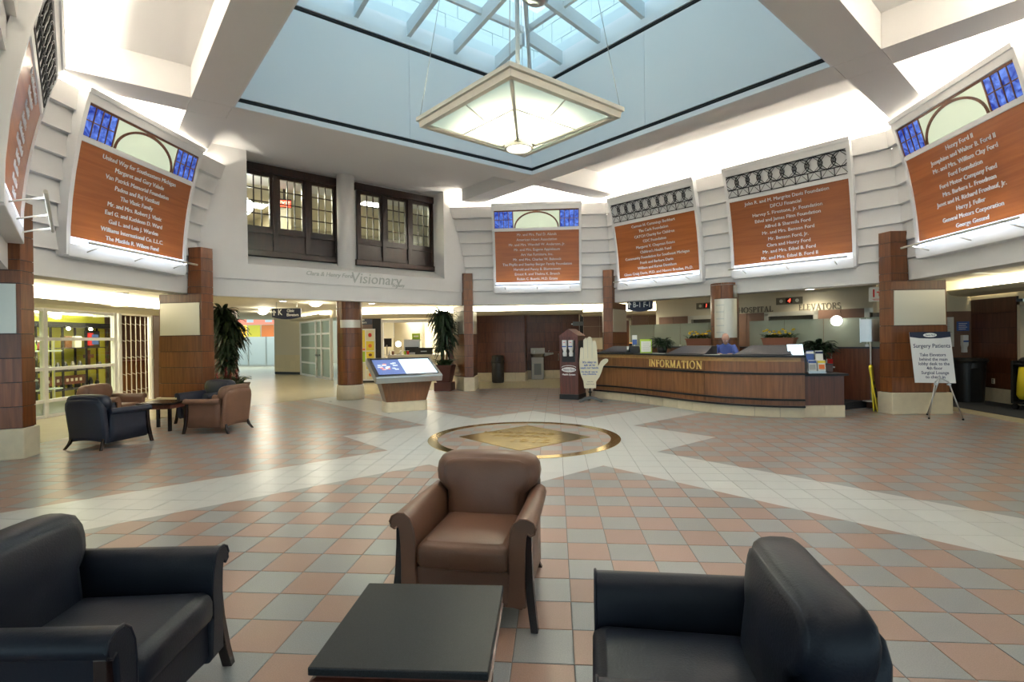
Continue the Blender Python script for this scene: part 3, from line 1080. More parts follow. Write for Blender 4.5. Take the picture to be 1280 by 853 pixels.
# ================================================================== DONOR PANELS
def donor_panel(label, f, s, lines, kind, w=2.6, order=0):
    z0, z1 = 3.00, 5.60
    off = 0.17

    def oy(z):
        return -inset(z) - off
    t = thing('donor_panel', label, 'wall panel', f.at(s), f.rz, 'curved donor name panels on the leaning walls')

    def strip(nm, x0, x1, a, b, m, front, back, par=t, n=6):
        rings = []
        for q in range(n + 1):
            z = a + (b - a) * q / n
            rings.append([(x0, oy(z) - front, z), (x1, oy(z) - front, z), (x1, oy(z) + back, z), (x0, oy(z) + back, z)])
        return mk(nm, MB().loft(rings), m, par)
    h = w / 2
    strip('backing', -h + .03, h - .03, 3.10, z1 - .02, 'white_enamel', -.03, off - .02)
    for sx in (-1, 1):
        strip('side_frame', sx * h - .035, sx * h + .035, 3.02, z1, 'white_enamel', .03, off - .02)
    corn = strip('cornice', -h - .03, h + .03, 5.42, z1 + .01, 'white_enamel', .035, off - .02, n=2)
    strip('cornice_bead', -h - .04, h + .04, 5.54, z1 + .015, 'white_enamel', .055, .0, corn, 1)
    strip('divider', -h + .03, h - .03, 4.83, 4.90, 'white_enamel', .02, .02, n=1)
    bd = strip('name_board', -h + .035, h - .035, 3.32, 4.83, 'donor_wood', 0.0, .02, n=8)
    strip('light_strip', -h + .035, h - .035, 3.21, 3.315, 'panel_strip', 0.004, .02, n=1)
    mk('lower_box', B(-h, h, -off - .04, -.005, 2.99, 3.20), 'white_enamel', t, bevel=.01)
    lr = mk('light_rail', MB().tube([(-h + .05, -off - .34, 3.20), (h - .05, -off - .34, 3.20)], 0.02, 8), 'cream_metal', t)
    for sx in (-.75, 0, .75):
        mk('bracket', MB().tube([(sx * h, -off - .03, 3.10), (sx * h, -off - .34, 3.20)], 0.011, 6), 'cream_metal', lr)
    q = f.at(s, -off - .30, 3.17)
    la = area('panel_lamp', q, (0, 0, 1), w - .3, .05, 3.2, (.78, .86, 1.0))
    la.matrix_world = Matrix.Translation(q) @ Matrix.Rotation(f.rz, 4, 'Z') @ Matrix.Rotation(R(145), 4, 'X')
    # names, following the curve of the board
    n = len(lines)
    for i, ln in enumerate(lines):
        zc = 4.72 - 1.31 * i / (n - 1)
        mb = letters(ln, 0.106, 0.008, 0.0)
        wd = max(p[0] for p in mb.v) - min(p[0] for p in mb.v)
        k = min(1, (w - .28) / wd)
        mb.xf(lambda p: (p[0] * k, oy(p[2] + zc) - 0.014 + p[1] * .6, p[2] + zc))
        mk('name_lettering', mb, 'pale_letter', bd)
    a, b = 4.92, 5.40
    fr = strip('upper_field', -h + .035, h - .035, 4.90, 5.42, 'white_enamel', -.01, .03, n=2)
    if kind == 'glass':
        bw = 0.56
        cx = h - .04
        for sx in (-1, 1):
            for c in range(4):
                for r in range(2):
                    x0 = sx * cx - (bw if sx > 0 else 0) + c * bw / 4
                    strip('blue_pane', x0 + .008, x0 + bw / 4 - .008, a + r * .24 + .008, a + r * .24 + .232, 'art_blue', 0.0, .02, fr, 1)
        strip('lead_frame', -cx, cx, b - .015, b + .02, 'column_wood', .012, .02, fr, 1)
        for x in (-cx, -cx + bw, cx - bw, cx):
            strip('lead_frame', x - .012, x + .012, a, b, 'column_wood', .012, .02, fr, 2)
        for sx in (-1, 1):
            ld = MB()
            for c in (1, 2, 3):
                x = sx * cx - (bw if sx > 0 else 0) + c * bw / 4
                ld.box(x - .006, x + .006, -.012, .02, 0, .48)
            x = sx * cx - (bw if sx > 0 else 0)
            ld.box(x, x + bw, -.012, .02, .234, .246)
            mk('lead_muntin', ld.xf(lambda p: (p[0], oy(a + p[2]) + p[1], a + p[2])), 'column_wood', fr)
        iw = cx - bw
        strip('pale_pane', -iw, iw, a, b, 'pane_cream', .0, .02, fr, 3)
        am = MB()
        ro = circ(1, 24, a0=0, a1=180)
        R0_, H0_ = iw - .03, .46
        am.slab([(x * R0_, z * H0_) for x, z in ro] + [(x * (R0_ - .04), z * (H0_ - .04)) for x, z in ro[::-1]], -.02, .012)
        mk('arch_lead', am.xf(lambda p: (p[0], oy(a + p[2]) + p[1], a + p[2])), 'column_wood', fr)
    else:
        lt = MB()

        def wire(pts, r=.009):
            lt.tube(pts, r, 5, cap=False)
        step = 2 * h / 10
        for c in range(-5, 6):
            x = c * step * .985
            wire([(x, 0, 0), (x, 0, .17)])
        wire([(-h + .05, 0, .17), (h - .05, 0, .17)]); wire([(-h + .05, 0, .48), (h - .05, 0, .48)]); wire([(-h + .05, 0, .01), (h - .05, 0, .01)])
        for c in range(-5, 5):
            x = (c + .5) * step * .985
            wire([(x + .17 * math.cos(R(q * 24)), 0, .325 + .15 * math.sin(R(q * 24))) for q in range(16)], .010)
            if c < 4: wire([(x + step / 2 + .045 * math.cos(R(q * 30)), 0, .33 + .045 * math.sin(R(q * 30))) for q in range(13)], .010)
            wire([(x - .15, 0, .325), (x, 0, .475), (x + .15, 0, .325), (x, 0, .175), (x - .15, 0, .325)], .008)
            wire([(x - .12, 0, .02), (x, 0, .17), (x + .12, 0, .02)], .006)
        mk('iron_lattice', lt.xf(lambda p: (p[0], oy(a + p[2]) - .02 + p[1], a + p[2])), 'black_plastic', fr)
    return t


donor_panel('curved name panel with blue art glass above the gift shop', FW, 2.05, ['United Way for Southeastern Michigan', 'Margaret and Gary Valade', 'Van Patrick Memorial Foundation', 'Padma and Raj Vattikuti', 'The Vlasic Family', 'Mr. and Mrs. Robert J. Vlasic', 'Earl G. and Kathleen D. Ward', 'Gail L. and Lois J. Warden', 'Williams International Co. L.L.C.', 'The Matilda R. Wilson Fund'], 'glass')
donor_panel('curved name panel with blue art glass on the far back wall', FN, 2.20, ['Mr. and Mrs. Paul D. Alandt', 'American Heart Association', 'Mr. and Mrs. Wendell W. Anderson, Jr.', 'Mr. and Mrs. Eugene Applebaum', 'Art Van Furniture, Inc.', 'Mr. and Mrs. Charles W. Babcock', 'The Phyllis and Stanley Berger Family Foundation', 'Harold and Penny B. Blumenstein', 'Ernest R. and Thelma K. Breech', 'Robin C. Buerki, M.D. Estate'], 'glass')
donor_panel('curved name panel with iron lattice, the smaller one left of its twin above the desk', FNE, 1.72, ['Carmen H. Cummings Burkhart', 'The Carls Foundation', 'CATCH Charity for Children', 'CDC Foundation', 'Margaret V. Chapman Estate', "Children's Health Fund", 'Community Foundation for Southeast Michigan', 'Frank and Barbara Darin', 'William and Karen Davidson', 'Glenn Craig Davis, M.D. and Naomi Breslau, Ph.D.'], 'lattice')
donor_panel('curved name panel with iron lattice above the right end of the desk', FNE, 5.16, ['John R. and M. Margrite Davis Foundation', 'DFCU Financial', 'Harvey S. Firestone, Jr. Foundation', 'Ethel and James Flinn Foundation', 'Alfred & Sharmila Ford', 'Mr. and Mrs. Benson Ford', 'Mr. Benson Ford, Jr.', 'Clara and Henry Ford', 'Mr. and Mrs. Edsel B. Ford', 'Mr. and Mrs. Edsel B. Ford II'], 'lattice')
donor_panel('large curved name panel with blue art glass above the easel at the right', FE, 1.95, ['Henry Ford II', 'Josephine and Walter B. Ford II', 'Mr. and Mrs. William Clay Ford', 'Ford Foundation', 'Ford Motor Company Fund', 'Mrs. Barbara L. Freedman', 'Janet and H. Richard Fruehauf, Jr.', 'Harry J. Fuller', 'General Motors Corporation', 'George Gesund'], 'glass')
donor_panel('name panel with iron lattice seen edge-on at the upper left corner', FSW, FSW.len - 1.85, ['Mr. and Mrs. Foundation', 'The Foundation', 'Mr. and Mrs.', 'Mr. and Mrs.', 'The Foundation', 'Mr. and Mrs. Fund', 'The Family', 'Mr. and Mrs.', 'Mr. and Mrs.', 'The Fund'], 'lattice')

donor_panel('name panel seen edge-on at the upper right corner, beyond the easel side', FSE, 1.75, ['Mr. and Mrs.', 'The Foundation', 'Mr. and Mrs.', 'The Fund', 'Mr. and Mrs.', 'The Family', 'Mr. and Mrs.', 'The Foundation', 'Mr. and Mrs.', 'The Fund'], 'lattice')


# ================================================================== OFFICE WINDOWS (upper level)
def office_window(n, x0, x1):
    w = struct('window_%d' % n, FNW.at(x0, 0.62), FNW.rz)
    W = x1 - x0
    zb, zt = 3.70, 5.99
    mk('window_sill', B(-.06, W + .06, -.10, .10, zb, zb + .16), 'window_wood', w, bevel=.015)
    mk('window_head', B(-.06, W + .06, -.08, .10, zt - .20, zt), 'window_wood', w, bevel=.015)
    bay = W / 3
    for i in range(4):
        x = i * bay
        mk('post', B(max(0, x - .06), min(W, x + .06), -.05, .08, zb + .16, zt - .20), 'window_wood', w, bevel=.008)
    for i in range(3):
        a, b = i * bay + .06, (i + 1) * bay - .06
        mk('lower_rail', B(a, b, -.02, .08, zb + .16, zb + .28).box(a, b, -.02, .08, zb + .60, zb + .70), 'window_wood', w)
        mk('wood_panel', B(a, b, .02, .06, zb + .27, zb + .61), 'window_wood', w, bevel=.004)
        za, zc = zb + .70, zt - .20
        sash = mk('sash', B(a, a + .07, -.01, .06, za, zc).box(b - .07, b, -.01, .06, za, zc).box(a, b, -.01, .06, zc - .09, zc).box(a, b, -.01, .06, za, za + .06), 'window_wood', w)
        ga, gb, gz0, gz1 = a + .07, b - .07, za + .06, zc - .09
        mb = MB()
        for q in (1, 2): mb.box(ga + (gb - ga) * q / 3 - .012, ga + (gb - ga) * q / 3 + .012, 0, .04, gz0, gz1)
        for q in (1, 2, 3): mb.box(ga, gb, 0.001, .039, gz0 + (gz1 - gz0) * q / 4 - .012, gz0 + (gz1 - gz0) * q / 4 + .012)
        mk('glazing_bar', mb, 'window_wood', sash)
        for c in range(3):
            for r in range(4):
                mk('pane', MB().poly([(ga + (gb - ga) * c / 3, .02, gz0 + (gz1 - gz0) * r / 4), (ga + (gb - ga) * (c + 1) / 3, .02, gz0 + (gz1 - gz0) * r / 4), (ga + (gb - ga) * (c + 1) / 3, .02, gz0 + (gz1 - gz0) * (r + 1) / 4), (ga + (gb - ga) * c / 3, .02, gz0 + (gz1 - gz0) * (r + 1) / 4)]), 'clear_glass', sash, fix=False)
    return w


office_window(1, 0.86 + sh, 3.26 + sh)
office_window(2, 3.82 + sh, 6.30 + sh)
of = struct('wall_office', FNW.at(0), FNW.rz)
mk('office_back', B(-3, 14, 8.4, 8.5, 3.0, 6.4), 'beige_paint', of)
mk('office_partition', B(-3.1, -3, .9, 8.5, 3.0, 6.4).box(14, 14.1, .9, 8.5, 3.0, 6.4).box(3.2 + sh, 3.3 + sh, 4.4, 8.4, 3.0, 6.2), 'beige_paint', of)
mk('office_floor', B(-3, 14, .9, 8.5, 3.30, 3.40), 'carpet', of)
mk('office_ceiling', B(-3, 14, .87, 8.5, 6.20, 6.30), 'under_ceiling', of)
for i, (x, y, lb) in enumerate(((3.5, 2.6, 'square office ceiling light seen through the right pane of the left window'), (2.5, 5.6, 'square office ceiling light low behind the middle of the left window'), (5.5, 3.1, 'square office ceiling light seen through the left pane of the right window'))):
    p = FNW.at(x + sh, y)
    t = thing('office_ceiling_light', lb, 'ceiling light', (p[0], p[1], 6.17), FNW.rz)
    mk('diffuser', B(-.36, .36, -.36, .36, 0, .02), 'office_lamp', t)
    mk('frame', B(-.40, .40, -.40, -.36, -.01, .03).box(-.40, .40, .36, .40, -.01, .03).box(-.4, -.36, -.36, .36, -.01, .03).box(.36, .4, -.36, .36, -.01, .03), 'white_enamel', t)
for x, y, lb in ((0.9, 2.6, 'small round downlight behind the left office window'), (5.5, 2.4, 'small round downlight behind the right office window')):
    p = FNW.at(x + sh, y)
    t = thing('office_downlight', lb, 'ceiling light', (p[0], p[1], 6.18))
    mk('lens', MB().lathe([(.10, 0), (.10, .018)], 16), 'office_lamp', t)
    mk('rim', MB().lathe([(.10, -.005), (.13, -.005), (.13, .02), (.10, .02)], 16, ann=True), 'white_enamel', t)
p = FNW.at(1.25 + sh, 1.9)
t = thing('globe_pendant', 'glowing white globe lamp behind the left office window', 'lamp', (p[0], p[1], 5.2))
mk('globe', MB().ball((0, 0, 0), .24), 'office_lamp', t)
mk('stem', MB().tube([(0, 0, .22), (0, 0, 1.0)], .015), 'steel', t)
p = FNW.at(2.65 + sh, 3.0)
t = thing('exit_sign', 'red lit exit sign inside the left office window', 'sign', (p[0], p[1], 5.72), FNW.rz - .3)
mk('housing', B(-.20, .20, -.02, .02, -.13, .13), 'black_plastic', t)
mk('face_plate', B(-.18, .18, -.028, -.02, -.11, .08), 'exit_red', t)
mk('lettering', letters('EXIT', .17, .003, .004), 'white_print', t, (0, -.034, -.015))
mk('bracket', B(-.03, .03, -.02, .02, .13, .48), 'black_plastic', t)
for x, lb in ((0.4, 'left'), (4.4, 'middle')):
    p = FNW.at(x + sh + 1.1, 5.6)
    t = thing('office_cabinet', 'low wooden cabinet standing inside the right office window' if lb == 'middle' else 'low wooden cabinet standing inside the left office window', 'cabinet', (p[0], p[1], 3.4), FNW.rz)
    mk('body', B(-.7, .7, -.25, .25, 0, 1.0), 'light_wood', t)
    for q in (-.35, .35): mk('door', B(q - .33, q + .33, -.27, -.25, .03, .97), 'light_wood', t)

for x_, y_ in ((1.6, 3.0), (5.4, 3.0), (1.0, 6.6), (6.5, 6.6)):
    q_ = FNW.at(x_ + sh, y_, 6.12)
    area('office_light', q_, (0, 0, -1), 1.1, 1.1, 95, (1.0, .94, .66))

# ================================================================== CHANDELIER
ch = thing('chandelier', 'big square pendant lamp, an upturned glass pyramid in a cream frame', 'chandelier', (-0.53, 8.10, 4.55))
A_ = 1.62
zr = 0.45


def sq(a, z):
    return [(0, -a * .94, z), (a, 0, z), (0, a, z), (-a, 0, z)]


mk('upper_frame', MB().loft([sq(A_, zr + .04), sq(A_, zr + .10), sq(A_ - .09, zr + .10), sq(A_ - .09, zr + .04), sq(A_, zr + .04)], cap=False), 'cream_metal', ch)
mk('lower_frame', MB().loft([sq(A_ - .06, zr - .06), sq(A_ - .045, zr + .03), sq(A_ - .15, zr + .03), sq(A_ - .17, zr - .06), sq(A_ - .06, zr - .06)], cap=False), 'cream_metal', ch)
I_, B_ = A_ - .16, 0.245
mid = 0.47
for q in range(4):
    a0, a1 = sq(1, 0)[q], sq(1, 0)[(q + 1) % 4]

    def P(u, v):      # u along the side 0..1, v from the rim (0) to the ring (1)
        r = I_ + (B_ - I_) * v
        x = (a0[0] * (1 - u) + a1[0] * u) * r; y = (a0[1] * (1 - u) + a1[1] * u) * r
        return Vector((x, y, zr - .02 + (0.05 - zr + .02) * v))
    for u0, u1 in ((0, .5), (.5, 1)):
        for v0, v1 in ((0, mid), (mid, 1)):
            mk('glass_pane', MB().poly([P(u0, v0), P(u1, v0), P(u1, v1), P(u0, v1)]), 'chand_glass', ch, fix=False)
    dn = Vector((0, 0, -.012))
    mk('hip_bar', MB().tube([P(0, 0) + dn, P(0, 1) + dn], .028, 6), 'cream_metal', ch)
    mk('glazing_bar', MB().tube([P(.5, 0) + dn, P(.5, 1) + dn], .010, 6), 'cream_metal', ch)
    mk('glazing_bar', MB().tube([P(0, mid) + dn, P(1, mid) + dn], .010, 6), 'cream_metal', ch)
mk('bottom_frame', MB().loft([sq(.29, .03), sq(.29, .06), sq(.22, .06), sq(.22, .03), sq(.29, .03)], cap=False).prism([(x, y) for x, y, _ in sq(.27, 0)], .05, .06), 'cream_metal', ch)
mk('ring', MB().lathe([(.19, -.02), (.22, -.02), (.22, .06), (.19, .06)], 32, sm=False, ann=True), 'cream_metal', ch)
mk('ring_lens', MB().lathe([(.19, .005), (.19, .03)], 32, sm=False), 'lamp_bowl', ch)
for x, y in ((A_ * .96, 0), (-A_ * .96, 0), (0, A_ * .96), (0, -A_ * .96)):
    mk('cable', MB().tube([(x, y, zr + .09), (x * .62, y * .62, 3.72)], .006, 5), 'steel', ch)
mk('stem', MB().tube([(0, 0, .45), (0, 0, 3.8)], .035, 8), 'rafter', ch)
mk('stem_thin', MB().tube([(.16, .06, .5), (.16, .06, 3.8)], .012, 6), 'steel', ch)
bl = thing('foil_balloon', 'colourful foil balloon caught high under the skylight', 'balloon', (-0.26, 8.03, 6.90), .4)
cl_ = area('chandelier_lamp', (-0.53, 8.10, 4.97), (0, 0, -1), .5, .5, CHAND_W, (1.0, 0.95, 0.80))
cl_.data.shape = 'DISK'
mk('body', MB().ball((0, 0, 0), .26, .14, .22, 14, 9), 'steel', bl)
for q, (m_, a) in enumerate((('red_print', 200), ('orange_print', 225), ('green_print', 250), ('blue_print', 290), ('yellow_print', 320))):
    mk('stripe', MB().ball((.20 * math.cos(R(a)), -.06, .13 * math.sin(R(a)) * -1), .075, .09, .075, 8, 6), m_, bl)
mk('string', MB().tube([(0, 0, .2), (.03, .02, .9)], .004, 4), 'white_print', bl)


# ================================================================== ARMCHAIRS AND TABLES
def make_armchair(label, leather, loc, face, group, seg=10):
    """club chair with scrolled arms; local front is -y; face = heading of the front in degrees"""
    t = thing('armchair', label, 'armchair', (loc[0], loc[1], 0), R(face) + math.pi / 2, group)
    iw = 0.27
    prof = [(-.05, .12), (-.015, .13), (.0, .30), (.0, .44), (.008, .52), (.030, .575), (.065, .603), (.105, .603), (.138, .585), (.152, .555), (.145, .528), (.122, .515), (.104, .528), (.096, .50), (.090, .42), (.088, .30), (.090, .12)]
    for s in (-1, 1):
        rings = []
        ys = [-.375, -.372, -.362, -.345, -.2, .0, .18, .30]
        sc = [.90, .96, .99, 1, .96, .88, .78, .70]
        for y, k in zip(ys, sc):
            ring = []
            for u, z in prof:
                uu = u if u < .07 else .07 + (u - .07) * (k if y > -.34 else 1)
                zz = z + (0.018 * (y + .35) if z > .45 else 0)
                if y < -.343:
                    uu = .05 + (uu - .05) * k; zz = .36 + (zz - .36) * (0.97 + .03 * k)
                ring.append((s * (iw + uu), y, zz))
            rings.append(ring)
        arm = mk('arm', MB().loft(rings, sm=True), leather, t)
        pp = [(s * (iw + u), -.372, z + .001) for u, z in prof[2:13]]
        mk('welt', MB().tube(pp, .0065, 6), leather, arm)
        # front leg: dark strip running up the outer front edge of the arm
        path = [(.140, -.395, 0), (.125, -.38, .10), (.108, -.365, .25), (.104, -.355, .40), (.106, -.352, .515)]
        wd = [.020, .022, .022, .020, .016]
        rings = []
        for (u, y, z), w in zip(path, wd):
            c = s * (iw + u)
            rings.append([(c - w, y, z), (c + w, y, z), (c + w, y + .045, z), (c - w, y + .045, z)])
        mk('leg', MB().loft(rings), 'black_wood', t, bevel=.004)
        rings = []
        for (u, y, z), w in zip([(.06, .43, 0), (.03, .38, .08), (.02, .34, .17)], (.017, .021, .024)):
            c = s * (iw + u)
            rings.append([(c - w, y - w, z), (c + w, y - w, z), (c + w, y + w, z), (c - w, y + w, z)])
        mk('leg', MB().loft(rings), 'black_wood', t, bevel=.004)
    ap = MB()
    bot = lambda x: .095 + .035 * (1 - (x / .34) ** 2)
    xs = [-.34 + .68 * q / 8 for q in range(9)]
    ap.loft([[(x, -.355, bot(x)), (x, -.345, .30), (x, .36, .30), (x, .36, bot(x))] for x in xs], sm=False)
    mk('seat_base', ap, leather, t, bevel=.01)
    ol = [(-.268, -.36), (-.24, -.385), (.24, -.385), (.268, -.36), (.262, .20), (.20, .24), (-.20, .24), (-.262, .20)]
    ol2 = []
    for i, p in enumerate(ol):
        q = ol[(i + 1) % len(ol)]
        for k in range(4): ol2.append((p[0] + (q[0] - p[0]) * k / 4, p[1] + (q[1] - p[1]) * k / 4))
    mk('seat_cushion', MB().pillow(ol2, .15, .045, .020, 'XY', at=.365), leather, t)
    half = [(0, .33), (.20, .33), (.265, .36), (.27, .50), (.275, .57), (.315, .605), (.350, .65), (.358, .71), (.350, .765), (.322, .808), (.27, .832), (.18, .843), (.09, .847)]
    ob = half + [(0, .848)] + [(-x, z) for x, z in half[:0:-1]]

    def lean(p):
        x, y, z = p
        return (x, y + .13 * (z - .35) - .05 * math.cos(min(1.5, abs(x) / .36 * 1.2)) + .035, z * (1 if z < .5 else 1 - .06 * (z - .5)))
    mk('backrest', MB().pillow(ob, .17, .06, .030, 'XZ', at=.255, curve=lean), leather, t)
    hb = [(0, .13), (.30, .115), (.335, .12), (.345, .40), (.350, .62), (.335, .70), (.29, .745), (0, .76)]
    ob = hb + [(-x, z) for x, z in hb[-2:0:-1]]
    mk('back_panel', MB().pillow(ob, .09, .03, .005, 'XZ', at=.318, curve=lambda p: (p[0] * (1 - .10 * max(0, p[2] - .55)), p[1] + .12 * (p[2] - .15), p[2])), leather, t)
    return t


GF = 'armchairs around the black granite table'
GB = 'armchairs around the small wooden side table'
make_armchair('big navy leather armchair facing the granite table, its scrolled arm ends at the table', 'navy_leather', (-1.94, 1.99), 8, GF)
make_armchair('brown leather armchair facing the black granite table', 'brown_leather', (-0.50, 3.24), 264, GF)
make_armchair('navy leather armchair with its padded back towards the information desk side of the floor', 'navy_leather', (0.50, 1.84), 176, GF)
make_armchair('navy armchair in the far group seen from behind, in front of the gift shop', 'blue_leather', (-7.05, 7.70), 84, GB)
make_armchair('tan armchair in the far group mostly hidden behind the navy one', 'tan_leather', (-8.50, 9.36), 5, GB)
make_armchair('tan armchair seen from the side and rear near the potted tree', 'tan_leather', (-6.10, 9.00), 176, GB)
make_armchair('navy armchair against the wooden column, half hidden by a tan armchair', 'blue_leather', (-7.02, 10.00), 258, GB)

ct = thing('coffee_table', 'square dark coffee table with a black granite top', 'table', (-0.565, 2.07, 0), R(1))
mk('granite_top', B(-.316, .316, -.318, .316, .425, .455), 'granite', ct, bevel=.005)
mk('moulding', MB().loft([[(-a, -a, z), (a, -a, z), (a, a, z), (-a, a, z)] for a, z in ((.285, .33), (.29, .335), (.29, .345), (.308, .35), (.316, .362), (.316, .372), (.298, .380), (.312, .392), (.312, .404), (.295, .408), (.295, .425))]), 'mahogany', ct)
mk('apron', B(-.27, .27, -.27, .27, .24, .335), 'mahogany', ct)
for sx in (-1, 1):
    for sy in (-1, 1):
        mk('leg', MB().loft([[(sx * .245 - w, sy * .245 - w, z), (sx * .245 + w, sy * .245 - w, z), (sx * .245 + w, sy * .245 + w, z), (sx * .245 - w, sy * .245 + w, z)] for w, z in ((.022, 0), (.034, .24), (.034, .30))]), 'mahogany', ct, bevel=.003)
st = thing('side_table', 'small dark wooden side table between the far armchairs', 'table', (-7.26, 9.12, 0), R(8))
mk('top', B(-.31, .31, -.31, .31, .48, .515), 'black_wood', st, bevel=.006)
mk('apron', B(-.27, .27, -.27, .27, .40, .48), 'mahogany', st)
for sx in (-1, 1):
    for sy in (-1, 1):
        mk('leg', B(sx * .25 - .025, sx * .25 + .025, sy * .25 - .025, sy * .25 + .025, 0, .41), 'black_wood', st, bevel=.003)


# ================================================================== INFORMATION DESK
# plan of the front, left to right, bowed towards the lobby
KN = [(1.00, 13.85), (1.55, 13.38), (2.10, 12.68), (2.50, 12.10), (2.88, 11.52), (3.25, 11.10), (3.64, 10.78), (4.15, 10.52), (4.72, 10.40)]


def resample(pts, n):
    pts = [Vector(p) for p in pts]
    L = [0]
    for a, b in zip(pts, pts[1:]): L.append(L[-1] + (b - a).length)
    out = []
    for k in range(n + 1):
        d = L[-1] * k / n
        i = max(q for q in range(len(L) - 1) if L[q] <= d + 1e-9)
        u = (d - L[i]) / (L[i + 1] - L[i])
        # smooth (Catmull-Rom)
        p0, p1, p2, p3 = pts[max(i - 1, 0)], pts[i], pts[i + 1], pts[min(i + 2, len(pts) - 1)]
        out.append(0.5 * ((2 * p1) + (p2 - p0) * u + (2 * p0 - 5 * p1 + 4 * p2 - p3) * u * u + (3 * p1 - p0 - 3 * p2 + p3) * u ** 3))
    return out


DP = resample(KN, 48)
DN = []
for i in range(49):
    d = (DP[min(i + 1, 48)] - DP[max(i - 1, 0)]).normalized()
    DN.append(Vector((-d.y, d.x)))        # away from the lobby
desk = thing('information_desk', 'long curved wooden information desk with black rails and a tiled foot', 'desk', (2.88, 11.52, 0))
DO = Vector((2.88, 11.52))


def run(nm, i0, i1, f, b, z0, z1, m, par=desk, bevel=0, u=(0, 0)):
    """a band of the desk front between two stations; f, b = front and back offset from the foot line"""
    rings = []
    for i in range(i0, i1 + 1):
        p, n = DP[i] - DO, DN[i]
        q = Vector((0, 0))
        if i == i0 and u[0]: q = (DP[i + 1] - DP[i]).normalized() * u[0]
        if i == i1 and u[1]: q = (DP[i - 1] - DP[i]).normalized() * u[1]
        a, c = p + n * f + q, p + n * b + q
        rings.append([(a.x, a.y, z0), (a.x, a.y, z1), (c.x, c.y, z1), (c.x, c.y, z0)])
    return mk(nm, MB().loft(rings), m, par, bevel=bevel)


for a in range(0, 48, 4):
    run('foot_tile', a, a + 4, 0, .10, .005, .215, 'base_tile', u=(.004, .004))
run('foot_core', 0, 48, .02, .5, 0, .215, 'grout')
for a, b in ((0, 16), (16, 31), (31, 48)):
    run('front_panel', a, b, -.05, .0, .37, .83, 'desk_wood', u=(.004, .004))
    run('front_panel', a, b, -.05, .0, .87, 1.085, 'desk_wood', u=(.004, .004))
    run('plinth_panel', a, b, -.05, .0, .24, .35, 'desk_wood', u=(.004, .004))
run('body', 0, 48, 0, .62, .20, 1.16, 'desk_wood')
run('rail', 0, 48, -.085, 0, .205, .24, 'granite', bevel=.008)
run('rail', 0, 48, -.08, 0, .335, .37, 'granite', bevel=.008)
run('rail', 0, 48, -.085, 0, .83, .868, 'granite', bevel=.008)
run('light_band', 0, 47, -.055, .02, 1.085, 1.168, 'light_wood')
run('counter_top', 0, 48, -.13, .66, 1.168, 1.205, 'granite', bevel=.006)
# word on the front
chars = 'INFORMATION'
hgt = .165
tot = sum(SERIF[c][0] for c in chars) * hgt * 1.02
dist = [0]
for i in range(48): dist.append(dist[-1] + (DP[i + 1] - DP[i]).length)


def desk_at(d):
    i = max(q for q in range(48) if dist[q] <= d)
    u = (d - dist[i]) / (dist[i + 1] - dist[i])
    return DP[i].lerp(DP[i + 1], u) - DO, DN[i].lerp(DN[i + 1], u).normalized()


d0 = dist[16] + 0.07
k = 1.0
for c in chars:
    mb, wd = serif_letter(c, hgt, .02)
    p, n = desk_at(d0 + wd / 2)
    tdir = Vector((n.y, -n.x))
    q = p - n * .052 - tdir * wd / 2
    mk('letter', mb, 'gold_letter', desk, (q.x, q.y, .905), (0, 0, math.atan2(tdir.y, tdir.x)))
    d0 += wd * 1.14
# lower side counter at the right end
sd = thing('side_counter', 'low dark side counter with a leaflet stand at the end of the information desk', 'counter', (5.12, 10.75, 0), R(3))
mk('body', B(-.36, .40, -.20, .50, .23, .80), 'dark_wood', sd)
for q in (0, 1): mk('foot_tile', B(-.36 + q * .385, -.36 + q * .385 + .38, -.215, .45, 0, .225), 'base_tile', sd)
mk('counter_top', B(-.40, .46, -.26, .55, .80, .84), 'granite', sd, bevel=.006)


# hoods on the counter that shield the work places
def hood(label, i0, i1, h, lean_=.16):
    o = thing('counter_hood', label, 'counter screen', (*DP[(i0 + i1) // 2], 1.205), 0, 'dark sloping screens on the information desk')
    c = DP[(i0 + i1) // 2]
    rings, r2 = [], []
    for i in range(i0, i1 + 1):
        e = min(i - i0, i1 - i) / max(1, (i1 - i0))
        p, n = DP[i] - c, DN[i]
        a = p + n * .12; b = p + n * .42; d = p + n * .60
        tt = (DP[min(48, i + 1)] - DP[max(0, i - 1)]).normalized()
        sh_ = tt * (.26 * (1 - 2 * (i - i0) / (i1 - i0)) if i < (i0 + i1) / 2 else 0)
        b2 = b + sh_
        rings.append([(a.x, a.y, 0), (b2.x, b2.y, h), (d.x + sh_.x, d.y + sh_.y, h), (d.x, d.y, 0)])
    mk('shell', MB().loft(rings), 'dark_laminate', o, bevel=.006)
    mid_ = []
    for i in range(i0, i1 + 1):
        p, n = DP[i] - c, DN[i]
        a = p + n * .10; b = p + n * .135
        mid_.append([(a.x, a.y, 0), (a.x, a.y, .012), (b.x, b.y, .012), (b.x, b.y, 0)])
    mk('edge_strip', MB().loft(mid_), 'black_plastic', o)
    return o


hood('dark sloping screen at the far end of the information desk, behind the hand sign', 1, 8, .16)
hood('dark sloping screen on the desk before the first yellow flower box', 20, 30, .18)
hood('dark sloping screen on the desk before the second yellow flower box', 36, 46, .19)


def on_desk(i, back, z=1.205):
    p = DP[i] + DN[i] * back
    return (p.x, p.y, z)


